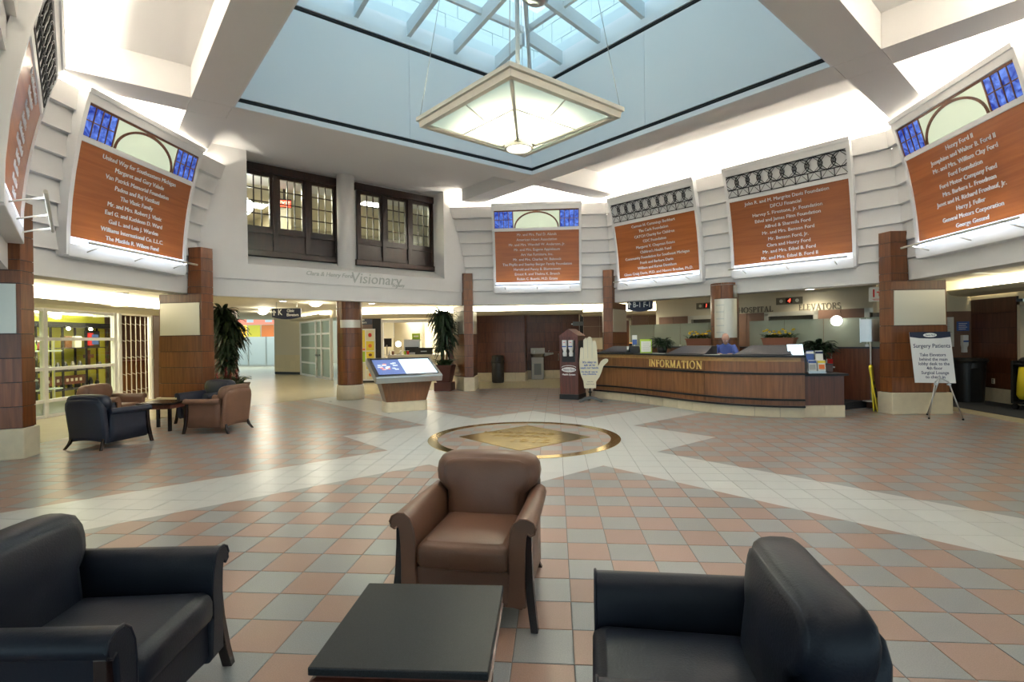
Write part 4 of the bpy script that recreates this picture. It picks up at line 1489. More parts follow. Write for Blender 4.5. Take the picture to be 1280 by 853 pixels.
dang = lambda i: math.atan2(DN[i].y, DN[i].x) - math.pi / 2
t = thing('framed_notice', 'white notice in a lime green upright frame on the desk', 'sign', on_desk(14, .15), -.1)
mk('frame', B(-.14, .14, 0, .02, 0, .34), 'green_print', t, rot=(R(-8), 0, 0))
mk('sheet', B(-.115, .115, -.004, 0, .03, .29), 'paper', t, rot=(R(-8), 0, 0))
for q in range(6): mk('text_line', B(-.08, .08, -.006, -.003, .24 - q * .034, .246 - q * .034), 'grey_letter', t, rot=(R(-8), 0, 0))
t = thing('blue_card_holder', 'small blue and white card on a black stand at the desk', 'sign', on_desk(10, .22), -.15)
mk('base', B(-.11, .11, -.08, .08, 0, .17), 'black_plastic', t, bevel=.01)
mk('card', B(-.055, .065, -.005, .005, .20, .44), 'paper', t)
mk('blue_field', B(-.05, .06, -.008, -.005, .20, .33), 'blue_print', t)
mk('post', B(-.01, .01, 0, .01, .17, .22), 'steel', t)
for dx in (-.16, .16):
    t2 = thing('steel_cup', 'short steel cup left of the blue card' if dx < 0 else 'short steel cup right of the blue card', 'cup', tuple(Vector(on_desk(10, .22)) + Vector((dx, 0, 0))))
    mk('body', MB().lathe([(.035, 0), (.038, .17), (.030, .17), (.028, .02)], 14), 'steel', t2)
t = thing('paper_sheet', 'loose white sheet on the desk in front of the small fern', 'paper', on_desk(18, .12), -.6)
mk('sheet', B(-.13, .13, -.09, .09, 0, .004), 'paper', t)
t = thing('paper_sheet', 'loose white sheet on the desk in front of the seated man', 'paper', on_desk(32, .05), -.5)
mk('sheet', B(-.16, .16, -.06, .06, 0, .004), 'paper', t)
t = thing('notice_board_card', 'pale printed card leaning at the right end of the desk top', 'sign', on_desk(47, .25), R(4))
mk('card', B(-.15, .15, 0, .012, 0, .21), 'screen_pale', t, rot=(R(-14), 0, 0))
for q in range(4): mk('text_line', B(-.11, .11, -.003, 0, .16 - q * .035, .167 - q * .035), 'grey_letter', t, rot=(R(-14), 0, 0))
# leaflets
t = thing('leaflet_stand', 'clear leaflet stand with blue and white leaflets on the low side counter', 'leaflet stand', (5.08, 10.62, .84), R(2))
mk('holder', B(-.17, .17, .02, .20, 0, .02).box(-.17, .17, .18, .20, 0, .40).box(-.17, .17, .06, .075, .0, .10), 'steel', t)
for x, z, mname, top in ((-.085, .02, 'paper', 'blue_print'), (.085, .02, 'paper', 'yellow_print'), (-.085, .20, 'blue_print', 'paper'), (.085, .20, 'paper', 'navy_print')):
    y = .03 if z < .1 else .12
    lf = thing('leaflet', {(-.085, .02): 'white leaflet with a blue heading, lower left in the stand', (.085, .02): 'white leaflet with a yellow heading, lower right in the stand', (-.085, .20): 'blue leaflet, upper left in the stand', (.085, .20): 'white leaflet with a dark heading, upper right in the stand'}[(x, z)], 'leaflet', (5.08 + x, 10.62 + y, .862 + z), R(2), 'leaflets in the stand')
    mk('cover', B(-.072, .072, 0, .012, 0, .22), mname, lf, rot=(R(-6), 0, 0))
    mk('heading', B(-.072, .072, -.003, 0, .16, .205), top, lf, rot=(R(-6), 0, 0))
    if z < .1: mk('photo', B(-.055, .055, -.003, 0, .04, .13), 'grey_letter' if x < 0 else 'orange_print', lf, rot=(R(-6), 0, 0))

# low wooden wall and frosted glass screen behind the desk
sc_ = struct('trim_6', FNE.at(0, .40), FNE.rz)
mk('low_wall', B(.35, 6.9, 0, .16, 0, 1.28), 'dark_wood', sc_)
mk('ledge', B(.30, 6.95, -.05, .22, 1.28, 1.32), 'dark_laminate', sc_)
gs = thing('glass_screen', 'long frosted glass screen standing on the low wall behind the information desk', 'glass screen', FNE.at(0, .48, 1.32), FNE.rz)
xs = [.32, 1.17, 2.02, 2.87, 3.22]
for a, b in list(zip(xs, xs[1:])) + [(3.95, 4.8), (4.8, 5.65), (5.65, 6.5), (6.5, 6.95)]:
    mk('pane', B(a + .006, b - .006, 0, .012, 0, .64), 'frost_glass', gs)
for x in (.34, 2.02, 4.8, 6.5): mk('clip', B(x - .03, x + .03, -.015, .03, 0, .05), 'steel', gs)


def leaf_strip(mb, base, d, L, w, droop, n=4, up=.5):
    """one arching leaf"""
    d = Vector((d[0], d[1], 0)).normalized()
    s = Vector((-d.y, d.x, 0))
    pts = []
    for k in range(n + 1):
        u = k / n
        p = Vector(base) + d * (L * u * (1 - .15 * u)) + Vector((0, 0, L * (up * u - droop * u * u)))
        ww = w * (math.sin(math.pi * min(.97, u * .85 + .12)) ** .8)
        pts.append((p - s * ww / 2, p + Vector((0, 0, -w * .12)), p + s * ww / 2))
    for a, b in zip(pts, pts[1:]):
        mb.poly([a[0], a[1], b[1], b[0]]); mb.poly([a[1], a[2], b[2], b[1]])


def foliage(n, r0, r1, z0, z1, L, w, droop, up, rnd):
    mb = MB()
    for q in range(n):
        a = rnd.uniform(0, 2 * math.pi)
        z = rnd.uniform(z0, z1)
        r = rnd.uniform(r0, r1)
        leaf_strip(mb, (r * math.cos(a), r * math.sin(a), z), (math.cos(a + rnd.uniform(-.5, .5)), math.sin(a + rnd.uniform(-.5, .5))), L * rnd.uniform(.7, 1.2), w * rnd.uniform(.8, 1.2), droop * rnd.uniform(.7, 1.3), up=up * rnd.uniform(.5, 1.3))
    return mb


for s, lb in ((2.68, 'terracotta flower box with yellow flowers left of the metal directory column'), (4.72, 'terracotta flower box with yellow flowers right of the metal directory column')):
    t = thing('flower_box', lb, 'flower box', FNE.at(s, .36, 1.32), FNE.rz, 'flower boxes on the low wall')
    mk('box', MB().loft([[(-a, -.10, z), (a, -.10, z), (a, .10, z), (-a, .10, z)] for a, z in ((.33, 0), (.38, .20))]), 'terracotta', t, bevel=.008)
    mk('rim', B(-.39, .39, -.115, .115, .185, .215), 'terracotta', t)
    rn = random.Random(int(s * 10))
    fm = MB()
    for q in range(70):
        x = rn.uniform(-.34, .34); a = rn.uniform(0, 6.28)
        leaf_strip(fm, (x, rn.uniform(-.07, .07), .20), (math.cos(a), math.sin(a)), rn.uniform(.10, .20), .05, .4, n=3, up=1.0)
    tag(mk('foliage', fm, 'leaf_mid', t, fix=False), kind='stuff')
    for q in range(16):
        x = -.34 + .045 * q + rn.uniform(-.02, .02); z = rn.uniform(.30, .42)
        fl = MB().ball((0, 0, 0), .034, .034, .024, 7, 5)
        mk('flower', fl, 'flower_yellow', t, (x, rn.uniform(-.09, .05), z))


def bowl_plant(label, loc, h, r, leaf, n, seed, pot_m='black_plastic'):
    rn = random.Random(seed)
    t = thing('potted_plant', label, 'potted plant', loc)
    mk('pot', MB().lathe([(r * .38, 0), (r * .50, h * .34), (r * .46, h * .34), (r * .44, h * .30)], 18), pot_m, t)
    mk('soil', MB().lathe([(r * .45, h * .29), (r * .45, h * .31)], 14), 'soil', t)
    tag(mk('foliage', foliage(n, 0, r * .25, h * .32, h * .6, r * 1.05, r * .24, .80, 1.0, rn), leaf, t, fix=False), kind='stuff')
    return t


bowl_plant('small dark fern standing behind the desk, beside the framed notice', on_desk(16, .45), .44, .26, 'leaf_dark', 120, 3)
p = FNE.at(5.80, -.35)
t = thing('plinth', 'dark plinth carrying the leafy plant behind the side counter', 'plinth', (p[0], p[1], .15))
mk('body', B(-.2, .2, -.2, .2, 0, .80), 'dark_wood', t)
mk('top_plate', B(-.22, .22, -.22, .22, .80, .82), 'black_plastic', t)
bowl_plant('broad leafy green plant at the end of the frosted glass screen', (p[0], p[1], .97), .60, .35, 'leaf_dark', 190, 5)


# ================================================================== MAN AT THE DESK
def skin_body(name, joints, edges, m, parent, sub=2):
    me = bpy.data.meshes.new(name)
    names = list(joints)
    me.from_pydata([joints[n][0] for n in names], [(names.index(a), names.index(b)) for a, b in edges], [])
    o = link(name, me, parent)
    md = o.modifiers.new('skin', 'SKIN')
    for i, n in enumerate(names):
        r = joints[n][1]
        r = r if isinstance(r, tuple) else (r, r)
        me.skin_vertices[0].data[i].radius = r
        me.skin_vertices[0].data[i].use_root = (i == 0)
    md.use_smooth_shade = True
    s = o.modifiers.new('smooth', 'SUBSURF'); s.levels = sub; s.render_levels = sub
    me.materials.append(M[m])
    return o


man = thing('person', 'bald man in a blue shirt sitting behind the desk, head bent down reading', 'person', (3.98, 12.62, 0.40), R(-22))
# local: faces -y, z up from the raised floor; seat height .48
J = {'pelvis': ((0, .05, .52), (.15, .12)), 'waist': ((0, .03, .66), (.145, .11)), 'chest': ((0, -.03, .84), (.17, .115)), 'neckbase': ((0, -.09, .98), (.10, .08)), 'neck': ((0, -.135, 1.03), (.055, .055)),
     'sl': ((-.17, -.08, .945), (.075, .07)), 'sr': ((.17, -.08, .945), (.075, .07)), 'el': ((-.27, -.16, .72), (.052, .052)), 'er': ((.27, -.16, .72), (.052, .052)), 'wl': ((-.12, -.36, .78), (.036, .036)), 'wr': ((.12, -.36, .78), (.036, .036))}
skin_body('shirt', J, [('pelvis', 'waist'), ('waist', 'chest'), ('chest', 'neckbase'), ('neckbase', 'neck'), ('chest', 'sl'), ('chest', 'sr'), ('sl', 'el'), ('el', 'wl'), ('sr', 'er'), ('er', 'wr')], 'blue_shirt', man)
J = {'hip': ((0, .06, .50), (.13, .10)), 'hl': ((-.10, .02, .50), (.085, .085)), 'hr': ((.10, .02, .50), (.085, .085)), 'kl': ((-.12, -.40, .50), (.06, .06)), 'kr': ((.12, -.40, .50), (.06, .06)), 'al': ((-.12, -.38, .08), (.045, .045)), 'ar': ((.12, -.38, .08), (.045, .045)), 'tl': ((-.12, -.54, .04), (.04, .035)), 'tr': ((.12, -.54, .04), (.04, .035))}
skin_body('trousers', J, [('hip', 'hl'), ('hip', 'hr'), ('hl', 'kl'), ('hr', 'kr'), ('kl', 'al'), ('kr', 'ar'), ('al', 'tl'), ('ar', 'tr')], 'dark_cloth', man)
hd = MB()
rings = []
for z, rx, ryf, ryb, yo in ((-.115, .030, .03, .02, -.035), (-.10, .048, .055, .03, -.03), (-.07, .062, .078, .06, -.015), (-.03, .070, .086, .085, 0), (.02, .075, .088, .098, 0), (.06, .076, .085, .102, 0), (.095, .066, .068, .088, .005), (.118, .042, .040, .058, .01), (.127, .015, .012, .02, .012)):
    rings.append([(rx * math.cos(R(a)), yo + (ryf if math.sin(R(a)) < 0 else ryb) * math.sin(R(a)), z) for a in range(0, 360, 20)])
hd.loft(rings, sm=True)
hd.loft([[(-.012, -.080, .022), (.012, -.080, .022), (0, -.092, .022)], [(-.020, -.078, -.028), (.020, -.078, -.028), (0, -.112, -.026)], [(-.012, -.076, -.036), (.012, -.076, -.036), (0, -.088, -.036)]])
for s in (-1, 1):
    hd.ball((s * .078, .012, .0), .012, .022, .034, 8, 6)
head = mk('head', hd, 'skin', man, (0, -.175, 1.125), (R(46), 0, 0))
for s in (-1, 1):
    mk('eye', MB().ball((s * .030, -.081, .012), .011, .007, .007, 8, 6), 'white_print', head)
    mk('eyebrow', MB().tube([(s * .016, -.088, .030), (s * .046, -.080, .030)], .004, 5), 'white_hair', head)
mk('mouth', MB().tube([(-.022, -.083, -.062), (0, -.088, -.060), (.022, -.083, -.062)], .004, 5), 'terracotta', head)
mk('hair', MB().loft([[(rx * math.cos(R(a)), .004 + ry * math.sin(R(a)), z) for a in range(-15, 200, 12)] for z, rx, ry in ((-.06, .068, .072), (-.02, .077, .094), (.03, .081, .107), (.06, .080, .108))], cap=False, sm=True, closed=False), 'white_hair', head)
for s, nm in ((-1, 'hand'), (1, 'hand')):
    hm = MB()
    hm.loft([[(x, 0, z), (x, -.04, z), (x, -.085, z)][0:0] or [(-.035, y, -.012), (.035, y, -.012), (.035, y, .014), (-.035, y, .014)] for y in (0, -.05, -.09)])
    for q, (x, L) in enumerate(((-.028, .060), (-.010, .074), (.009, .070), (.027, .055))):
        hm.tube([(x, -.085, 0), (x, -.085 - L * .5, .004), (x, -.085 - L, -.014)], [.009, .0085, .006], 6)
    hm.tube([(-s * .03, -.02, 0), (-s * .062, -.055, .002), (-s * .066, -.085, -.006)], [.012, .010, .007], 6)
    mk(nm, hm, 'skin', man, (s * .11, -.36, .785), (0, 0, s * R(12)))
ofc = thing('office_chair', 'dark office chair that the man behind the desk sits on', 'chair', (3.98, 12.62, 0.40), R(-22))
mk('seat', B(-.24, .24, -.22, .26, .36, .42), 'dark_cloth', ofc, bevel=.02)
mk('post', MB().tube([(0, 0, -.20), (0, 0, .37)], .03), 'steel', ofc)
mk('backrest', B(-.20, .20, .27, .32, .50, .88), 'dark_cloth', ofc, bevel=.02)
for q in range(5):
    mk('leg', MB().tube([(0, 0, -.18), (.28 * math.cos(R(72 * q)), .28 * math.sin(R(72 * q)), -.225)], .02, 6), 'black_plastic', ofc)
mk('back_stem', B(-.03, .03, .24, .28, .38, .55), 'steel', ofc)

# ================================================================== HAND SANITISER KIOSK
k = thing('sanitizer_kiosk', 'tall mahogany hand sanitizer kiosk with a gabled roof and two white dispensers', 'kiosk', (0.44, 13.92, 0), R(-22))
W_, D_ = .25, .29
mk('plinth', B(-W_ - .015, W_ + .015, -D_ - .015, D_ + .015, 0, .13), 'black_plastic', k, bevel=.008)
mk('body', B(-W_, W_, -D_, D_, .13, 1.62), 'mahogany', k, bevel=.004)
mk('roof', MB().loft([[(-W_ - .01, y, 1.62), (W_ + .01, y, 1.62), (W_ + .01, y, 1.655), (0, y, 1.83), (-W_ - .01, y, 1.655)] for y in (-D_ - .01, D_ + .01)]), 'mahogany', k)
mk('front_plate', B(-.18, .18, -D_ - .012, -D_, .97, 1.53), 'black_plastic', k)
mk('side_plate', B(W_, W_ + .012, -.22, .22, .97, 1.53), 'black_plastic', k)
for x in (-.085, .085):
    d = mk('dispenser', MB().loft([[(x - a, -D_ - b, z), (x + a, -D_ - b, z), (x + a, -D_ - .012, z), (x - a, -D_ - .012, z)] for a, b, z in ((.045, .07, 1.12), (.050, .08, 1.20), (.035, .07, 1.25), (.055, .10, 1.33), (.058, .10, 1.54))]), 'white_enamel', k, bevel=.008)
    mk('blue_band', B(x - .056, x + .056, -D_ - .104, -D_ - .10, 1.36, 1.39), 'blue_print', d)
    mk('red_mark', B(x - .02, x + .03, -D_ - .104, -D_ - .10, 1.475, 1.487), 'red_print', d)


def script_logo(par, w, m_plate, m_text, y, z, plate=True):
    """oval badge with the hospital's name in script and a line under it"""
    if plate:
        mk('badge', MB().slab([(a, b) for a, b in circ(1, 20)], y - .003, y).xf(lambda p: (p[0] * w, p[1], z + p[2] * w * .33)), m_plate, par)
    t_ = letters('Henry Ford', w * .42, .001, .003 * w, .35)
    wd = max(p[0] for p in t_.v) - min(p[0] for p in t_.v)
    t_.xf(lambda p: (p[0] * 1.7 * w / wd, p[1] + y - .006, p[2] + z))
    mk('script', t_, m_text, par)


script_logo(k, .20, 'white_print', 'navy_print', -D_ - .001, .77)
mk('swash', MB().tube([(.20 * math.cos(R(a)), -D_ - .004, .82 + .06 * math.sin(R(a))) for a in range(10, 171, 16)], .008, 5), 'white_print', k)
mk('lettering', letters('Health System', .062, .002, .002), 'white_print', k, (0, -D_ - .004, .645))

# ================================================================== HAND-SHAPED SIGN
t = thing('hand_sign', 'cream hand-shaped sign on a grey three-legged foot beside the information desk', 'sign', (0.84, 13.12, 0), R(3))
out = []


def finger(x0, x1, zb, zt):
    r = (x1 - x0) / 2; c = (x0 + x1) / 2
    return [(c + r * math.cos(R(a)), zt - r + r * math.sin(R(a))) for a in range(0, 181, 30)]


o_ = [(-.145, .34), (.145, .34), (.150, .50), (.235, .62), (.29, .75), (.33, .88), (.40, .95), (.445, .99), (.455, 1.03), (.44, 1.06), (.40, 1.07), (.33, 1.05), (.27, 1.00), (.225, .92), (.205, .88)]
o_ += [(.195, 1.05)] + [(p[0] + .03, p[1]) for p in finger(.03, .13, 1.0, 1.52)][0:7] + [(.055, 1.50)]
o_ += finger(-.055, .055, 1.0, 1.62) + finger(-.155, -.055, 1.0, 1.57) + [(-.157, 1.36)] + finger(-.235, -.157, 1.0, 1.36) + [(-.245, 1.15), (-.26, .98), (-.255, .82), (-.22, .65), (-.165, .52)]
mk('board', MB().slab(o_, -.012, .012), 'cream_board', t)
for x0, z0, x1, z1 in ((.06, 1.50, .055, 1.08), (-.055, 1.55, -.05, 1.08), (-.156, 1.36, -.155, 1.06)):
    mk('finger_line', MB().slab([(x0 - .004, z0), (x1 - .004, z1), (x1 + .004, z1), (x0 + .004, z0)], -.015, -.012), 'grey_letter', t)
for s_, z, sz in (("It's okay to", .985, .076), ('ask us to', .915, .076), ('wash our hands.', .845, .070), ("It's the #1 way to", .745, .056), ('stop infections.', .690, .056)):
    mk('lettering_line', letters(s_, sz, .001, .002), 'blue_print', t, (-.01, -.015, z))
script_logo(t, .085, 'cream_board', 'navy_print', -.013, .50, False)
mk('small_print', letters('Health System', .035, .001), 'navy_print', t, (0, -.015, .44))
mk('post', MB().tube([(0, .02, .10), (0, .02, .36)], .022, 8), 'black_plastic', t)
mk('knob', MB().ball((0, .02, .24), .045, .045, .035, 8, 6), 'black_plastic', t)
for a in (205, 335, 90):
    d = Vector((math.cos(R(a)), math.sin(R(a)), 0))
    mk('foot', MB().loft([[Vector((0, .02, 0)) + d * r + Vector((-d.y, d.x, 0)) * s_ * w + Vector((0, 0, z + dz)) for s_, dz in ((-1, 0), (1, 0), (1, hh), (-1, hh))] for r, w, z, hh in ((0, .035, .07, .07), (.14, .04, .06, .06), (.26, .038, .015, .045), (.31, .03, 0, .03))]), 'grey_plastic', t)

# ================================================================== EASEL WITH SIGN
t = thing('easel_sign', 'white surgery patients sign on a silver easel in front of the wooden column', 'sign', (7.10, 10.42, 0), R(-16))
t.scale = (.82, 1, 1)
bd = mk('board', MB().slab([(-.385, .66), (.385, .66), (.335, 1.63), (-.445, 1.63)], -.012, 0), 'white_enamel', t, (0, 0, 0), (R(-7), 0, 0))
bd.location = (0, -.02, .0)
mk('blue_header', MB().slab([(-.444, 1.63), (.335, 1.63), (.340, 1.53), (.15, 1.508), (-.05, 1.502), (-.25, 1.51), (-.438, 1.535)], -.0145, -.012), 'navy_sign', bd)
mk('badge', MB().slab([(-.05 + x * .13, 1.568 + z * .040) for x, z in circ(1, 18)], -.017, -.0145), 'white_print', bd)
tt = letters('Henry Ford', .040, .001, .0008, .35).xf(lambda p: (p[0] - .05, p[1] - .0185, p[2] + 1.568))
mk('script', tt, 'navy_print', bd)
for s_, x, z, sz in (('Surgery Patients', -.03, 1.36, .108), ('Take Elevators', -.02, 1.19, .083), ('behind the main', -.012, 1.105, .083), ('lobby desk to the', -.006, 1.02, .083), ('4th floor', .0, .935, .083), ('Surgical Lounge', .006, .85, .083), ('to check in', .01, .77, .083)):
    mk('lettering_line', letters(s_, sz, .001, .001).xf(lambda p: (p[0] + x, p[1] - .0135, p[2] + z)), 'navy_print', bd)
for a, b in (((-.06, -.10, .70), (-.21, -.16, 0)), ((.18, -.10, .70), (.42, -.16, 0)), ((.06, -.0, .75), (-.02, .42, 0))):
    lg = mk('leg', MB().tube([a, b], .014, 8), 'steel', t)
    mk('rubber_foot', MB().tube([tuple(Vector(b) + (Vector(a) - Vector(b)) * .04), b], .020, 8), 'black_plastic', lg)
mk('top_joint', MB().tube([(-.06, -.12, .69), (.06, .0, .76), (.18, -.12, .69)], .016, 6), 'steel', t)
for x_ in (-.06, .18): mk('peg', B(x_ - .03, x_ + .03, -.15, -.09, .63, .66), 'steel', t)

# ================================================================== MAP KIOSK
t = thing('map_kiosk', 'sloping steel map kiosk with a lit floor plan on a wooden pedestal', 'kiosk', (-3.44, 11.64, 0), R(33))


def stadium(hx, hy, z, n=8, r=None):
    r = r or hy * .7
    pts = []
    for cx, cy, a in ((hx - r, hy - r, 0), (-hx + r, hy - r, 90), (-hx + r, -hy + r, 180), (hx - r, -hy + r, 270)):
        pts += [(cx + r * math.cos(R(a + 90 * q / n)), cy + r * math.sin(R(a + 90 * q / n)), z) for q in range(n + 1)]
    return pts


mk('foot', MB().loft([stadium(.50, .24, 0), stadium(.50, .24, .225)]), 'base_tile', t)
mk('pedestal', MB().loft([stadium(.46, .19, .225, r=.05), stadium(.60, .27, .72, r=.05)]), 'desk_wood', t)
y0, y1, z0, z1 = -.47, .44, .80, 1.20
sl = math.atan2(z1 - z0, y1 - y0)
hs = thing('housing', None, None)
hs = mk('housing', MB().loft([[(-.76, 0, -.16), (.76, 0, -.16), (.76, 0, 0), (-.76, 0, 0)], [(-.76, .99, -.16), (.76, .99, -.16), (.76, .99, 0), (-.76, .99, 0)]]), 'steel', t, (0, y0, z0), (sl, 0, 0), bevel=.025)
mk('screen_map', B(-.66, -.06, .12, .86, 0, .004), 'screen_blue', hs)
mk('screen_list', B(-.05, .67, .12, .86, 0, .004), 'screen_pale', hs)
mk('screen_border', B(-.68, .69, .09, .12, 0, .006).box(-.68, .69, .86, .93, 0, .006).box(-.68, -.66, .12, .86, 0, .006).box(.67, .69, .12, .86, 0, .006), 'dark_laminate', hs)
rn = random.Random(4)
for q in range(16):
    x, y = rn.uniform(-.58, -.16), rn.uniform(.32, .72)
    mk('plan_block', B(x - rn.uniform(.02, .06), x + rn.uniform(.02, .06), y - .025, y + .03, .004, .007), ('screen_map', 'screen_map', 'screen_map', 'coral_sign')[q % 4], hs)
for c in range(4):
    for r in range(14):
        if r in (6, 7) and c in (0, 3): continue
        mk('list_line', B(-.02 + c * .17, .08 + c * .17 + rn.uniform(0, .04), .17 + r * .047, .178 + r * .047, .004, .006), 'grey_letter', hs)
mk('list_heading', letters('Directory', .035, .001).xf(lambda p: (p[0] - .35, .895 + p[2], .007)), 'white_print', hs)

# ================================================================== POTTED TREES
t = thing('planter_tree', 'tall potted tree with long drooping leaves beside the coffee counter', 'potted tree', (-3.50, 16.22, 0), R(-4))
mk('planter_foot', B(-.27, .27, -.27, .27, 0, .26), 'planter_brown', t, bevel=.008)
mk('planter', MB().loft([[(-a, -a, z), (a, -a, z), (a, a, z), (-a, a, z)] for a, z in ((.20, .26), (.30, .80))]), 'planter_brown', t, bevel=.006)
mk('soil', B(-.28, .28, -.28, .28, .79, .805), 'soil', t)
rn = random.Random(11)
trk = MB()
for x, y, h_ in ((-.05, 0, 2.15), (.06, .03, 1.75), (.0, -.06, 1.35)):
    trk.tube([(x, y, .78), (x * 1.4, y * 1.2, (h_ + .8) / 2), (x * 1.2, y, h_)], [.035, .03, .024], 8)
mk('trunk', trk, 'trunk', t)
fm = MB()
for cz, n_, L_ in ((2.22, 190, .56), (1.82, 150, .52), (1.40, 110, .46)):
    x, y = (-.05, 0) if cz > 2 else (.06, .03) if cz > 1.6 else (0, -.06)
    for q in range(n_):
        a = rn.uniform(0, 6.28)
        leaf_strip(fm, (x, y, cz + rn.uniform(-.16, .16)), (math.cos(a), math.sin(a)), L_ * rn.uniform(.6, 1.2), .080, rn.uniform(.7, 1.6), n=5, up=rn.uniform(.3, 1.4))
tag(mk('foliage', fm, 'leaf_dark', t, fix=False), kind='stuff')
um = MB()
for q in range(90):
    a = rn.uniform(0, 6.28)
    leaf_strip(um, (rn.uniform(-.18, .18), rn.uniform(-.18, .18), .80), (math.cos(a), math.sin(a)), rn.uniform(.2, .38), .05, .6, n=3, up=1.1)
tag(mk('undergrowth', um, 'leaf_mid', t, fix=False), kind='stuff')

t = thing('planter_tree', 'tall bushy potted tree with dark drooping leaves behind the far armchairs', 'potted tree', (-8.72, 13.25, 0), R(10))
mk('planter', MB().loft([[(-a, -a, z), (a, -a, z), (a, a, z), (-a, a, z)] for a, z in ((.30, 0), (.42, .50))]), 'planter_brown', t, bevel=.008)
mk('soil', B(-.39, .39, -.39, .39, .48, .505), 'soil', t)
trk = MB()
for x, y, h_ in ((-.12, 0, 2.3), (.06, .08, 1.9), (.02, -.10, 1.4)):
    trk.tube([(x * .5, y * .5, .48), (x, y, h_)], [.04, .025], 8)
mk('trunk', trk, 'trunk', t)
fm = MB()
for cz, n_, L_, (x, y) in ((2.28, 190, .52, (-.12, 0)), (2.02, 150, .60, (0, .05)), (1.72, 150, .60, (.06, .08)), (1.35, 120, .48, (.02, -.1)), (1.0, 100, .42, (0, 0))):
    for q in range(n_):
        a = rn.uniform(0, 6.28)
        leaf_strip(fm, (x, y, cz + rn.uniform(-.16, .16)), (math.cos(a), math.sin(a)), L_ * rn.uniform(.5, 1.0), .12, rn.uniform(.6, 1.5), n=5, up=rn.uniform(.3, 1.3))
tag(mk('foliage', fm, 'leaf_dark', t, fix=False), kind='stuff')
um = MB()
for q in range(110):
    a = rn.uniform(0, 6.28)
    leaf_strip(um, (rn.uniform(-.30, .36), rn.uniform(-.35, .3), .50), (math.cos(a), math.sin(a)), rn.uniform(.25, .50), .05, .7, n=4, up=1.0)
tag(mk('undergrowth', um, 'leaf_mid', t, fix=False), kind='stuff')
for x, y, h_ in ((.10, -.32, .98), (.32, -.22, .92), (-.12, -.34, .85), (.22, -.34, .80)):
    fl = MB()
    for q in range(14):
        a = q * 2.4; z = h_ - .30 + .02 * q
        leaf_strip(fl, (x, y, z), (math.cos(a), math.sin(a)), .10 - q * .004, .03, .2, n=2, up=1.0)
    mk('flower', fl, 'flower_red', t, fix=False)

# ================================================================== BINS, STANDS, SMALL THINGS
t = thing('trash_can', 'round black trash can against the dark wood panels of the alcove', 'trash can', (-2.12, 19.02, 0))
mk('body', MB().lathe([(.21, 0), (.225, .05), (.235, .80), (.22, .82)], 20), 'black_plastic', t)
mk('collar', MB().lathe([(.245, .72), (.245, .80), (.215, .84), (.22, .98), (.10, 1.01), (.09, .97)], 20), 'black_plastic', t)
for q in range(3): mk('rim_post', B(-.03, .03, -.23, -.21, .80, .95).xf(lambda p, q=q: (p[0] * math.cos(q * 2.09) - p[1] * math.sin(q * 2.09), p[0] * math.sin(q * 2.09) + p[1] * math.cos(q * 2.09), p[2])), 'dark_laminate', t)
t = thing('trash_bin', 'large black trash bin with a bagged rim on the dark carpet at the right', 'trash can', (9.50, 12.98, 0.006))
mk('body', MB().loft([stadium(.28, .28, 0), stadium(.30, .30, .5), stadium(.32, .32, .93)]), 'black_plastic', t)
mk('rim', MB().loft([stadium(.34, .34, .90), stadium(.36, .36, .95), stadium(.33, .33, 1.0), stadium(.27, .27, .97)]), 'black_plastic', t)
rn = random.Random(2)
mk('bag_fold', MB().loft([[((.345 + .02 * math.sin(a * 9)) * math.cos(a * .2618) , (.345 + .02 * math.sin(a * 7)) * math.sin(a * .2618), z) for a in range(24)] for z in (.78, .92, .985)], cap=False, sm=True), 'black_plastic', t)
t = thing('wet_floor_sign', 'folded yellow wet floor sign leaning by the wooden column behind the easel', 'sign', (6.60, 11.42, 0), R(52))
for q, (a, mname) in enumerate(((-9, 'wet_yellow'), (-3, 'wet_yellow'))):
    lf = mk('leaf', MB().slab([(-.15, .0), (-.09, .02), (.09, .02), (.15, 0), (.12, .90), (.05, .95), (-.05, .95), (-.12, .90)], -.012, .012), mname, t, (0, -.05 + q * .07, 0), (R(a), 0, 0))
    if q == 0: mk('print', B(-.07, .07, -.014, -.012, .55, .62).box(-.08, .08, -.014, -.012, .28, .48), 'black_plastic', lf)
mk('hinge', MB().tube([(-.06, .08, .945), (.06, .08, .945)], .014), 'wet_yellow', t)
t = thing('display_stand', 'slim steel stand with a curved blank metal panel behind the wet floor sign', 'stand', (6.72, 11.79, .15), R(-20))
mk('base', MB().lathe([(.16, 0), (.16, .012), (.03, .03)], 20), 'steel', t)
mk('pole', MB().tube([(0, 0, .01), (0, 0, 1.35)], .018), 'steel', t)
cv = [(-.19 + .38 * q / 8, -.06 - .05 * math.sin(math.pi * q / 8)) for q in range(9)]
mk('panel', MB().prism(cv + [(x, y + .012) for x, y in cv[::-1]], 1.28, 1.76), 'steel', t)
mk('edge', B(-.205, -.185, -.07, -.02, 1.26, 1.78), 'steel', t)
mk('hook', B(-.02, .02, -.04, .02, .60, .72), 'white_enamel', t)
t = thing('fire_extinguisher', 'red fire extinguisher on the raised carpet past the side counter', 'fire extinguisher', (6.02, 11.86, .15))
mk('cylinder', MB().lathe([(.08, 0), (.085, .03), (.085, .38), (.05, .45), (.03, .47)], 18), 'ext_red', t)
mk('valve', B(-.03, .03, -.02, .02, .46, .54), 'black_plastic', t)
mk('lever', B(-.02, .09, -.012, .012, .53, .56), 'steel', t)
mk('hose', MB().tube([(.03, 0, .50), (.12, 0, .44), (.13, 0, .20)], .012), 'black_plastic', t)
t = thing('wheeled_rack', 'small white and red wheeled rack past the side counter', 'rack', (6.02, 12.25, .15), R(15))
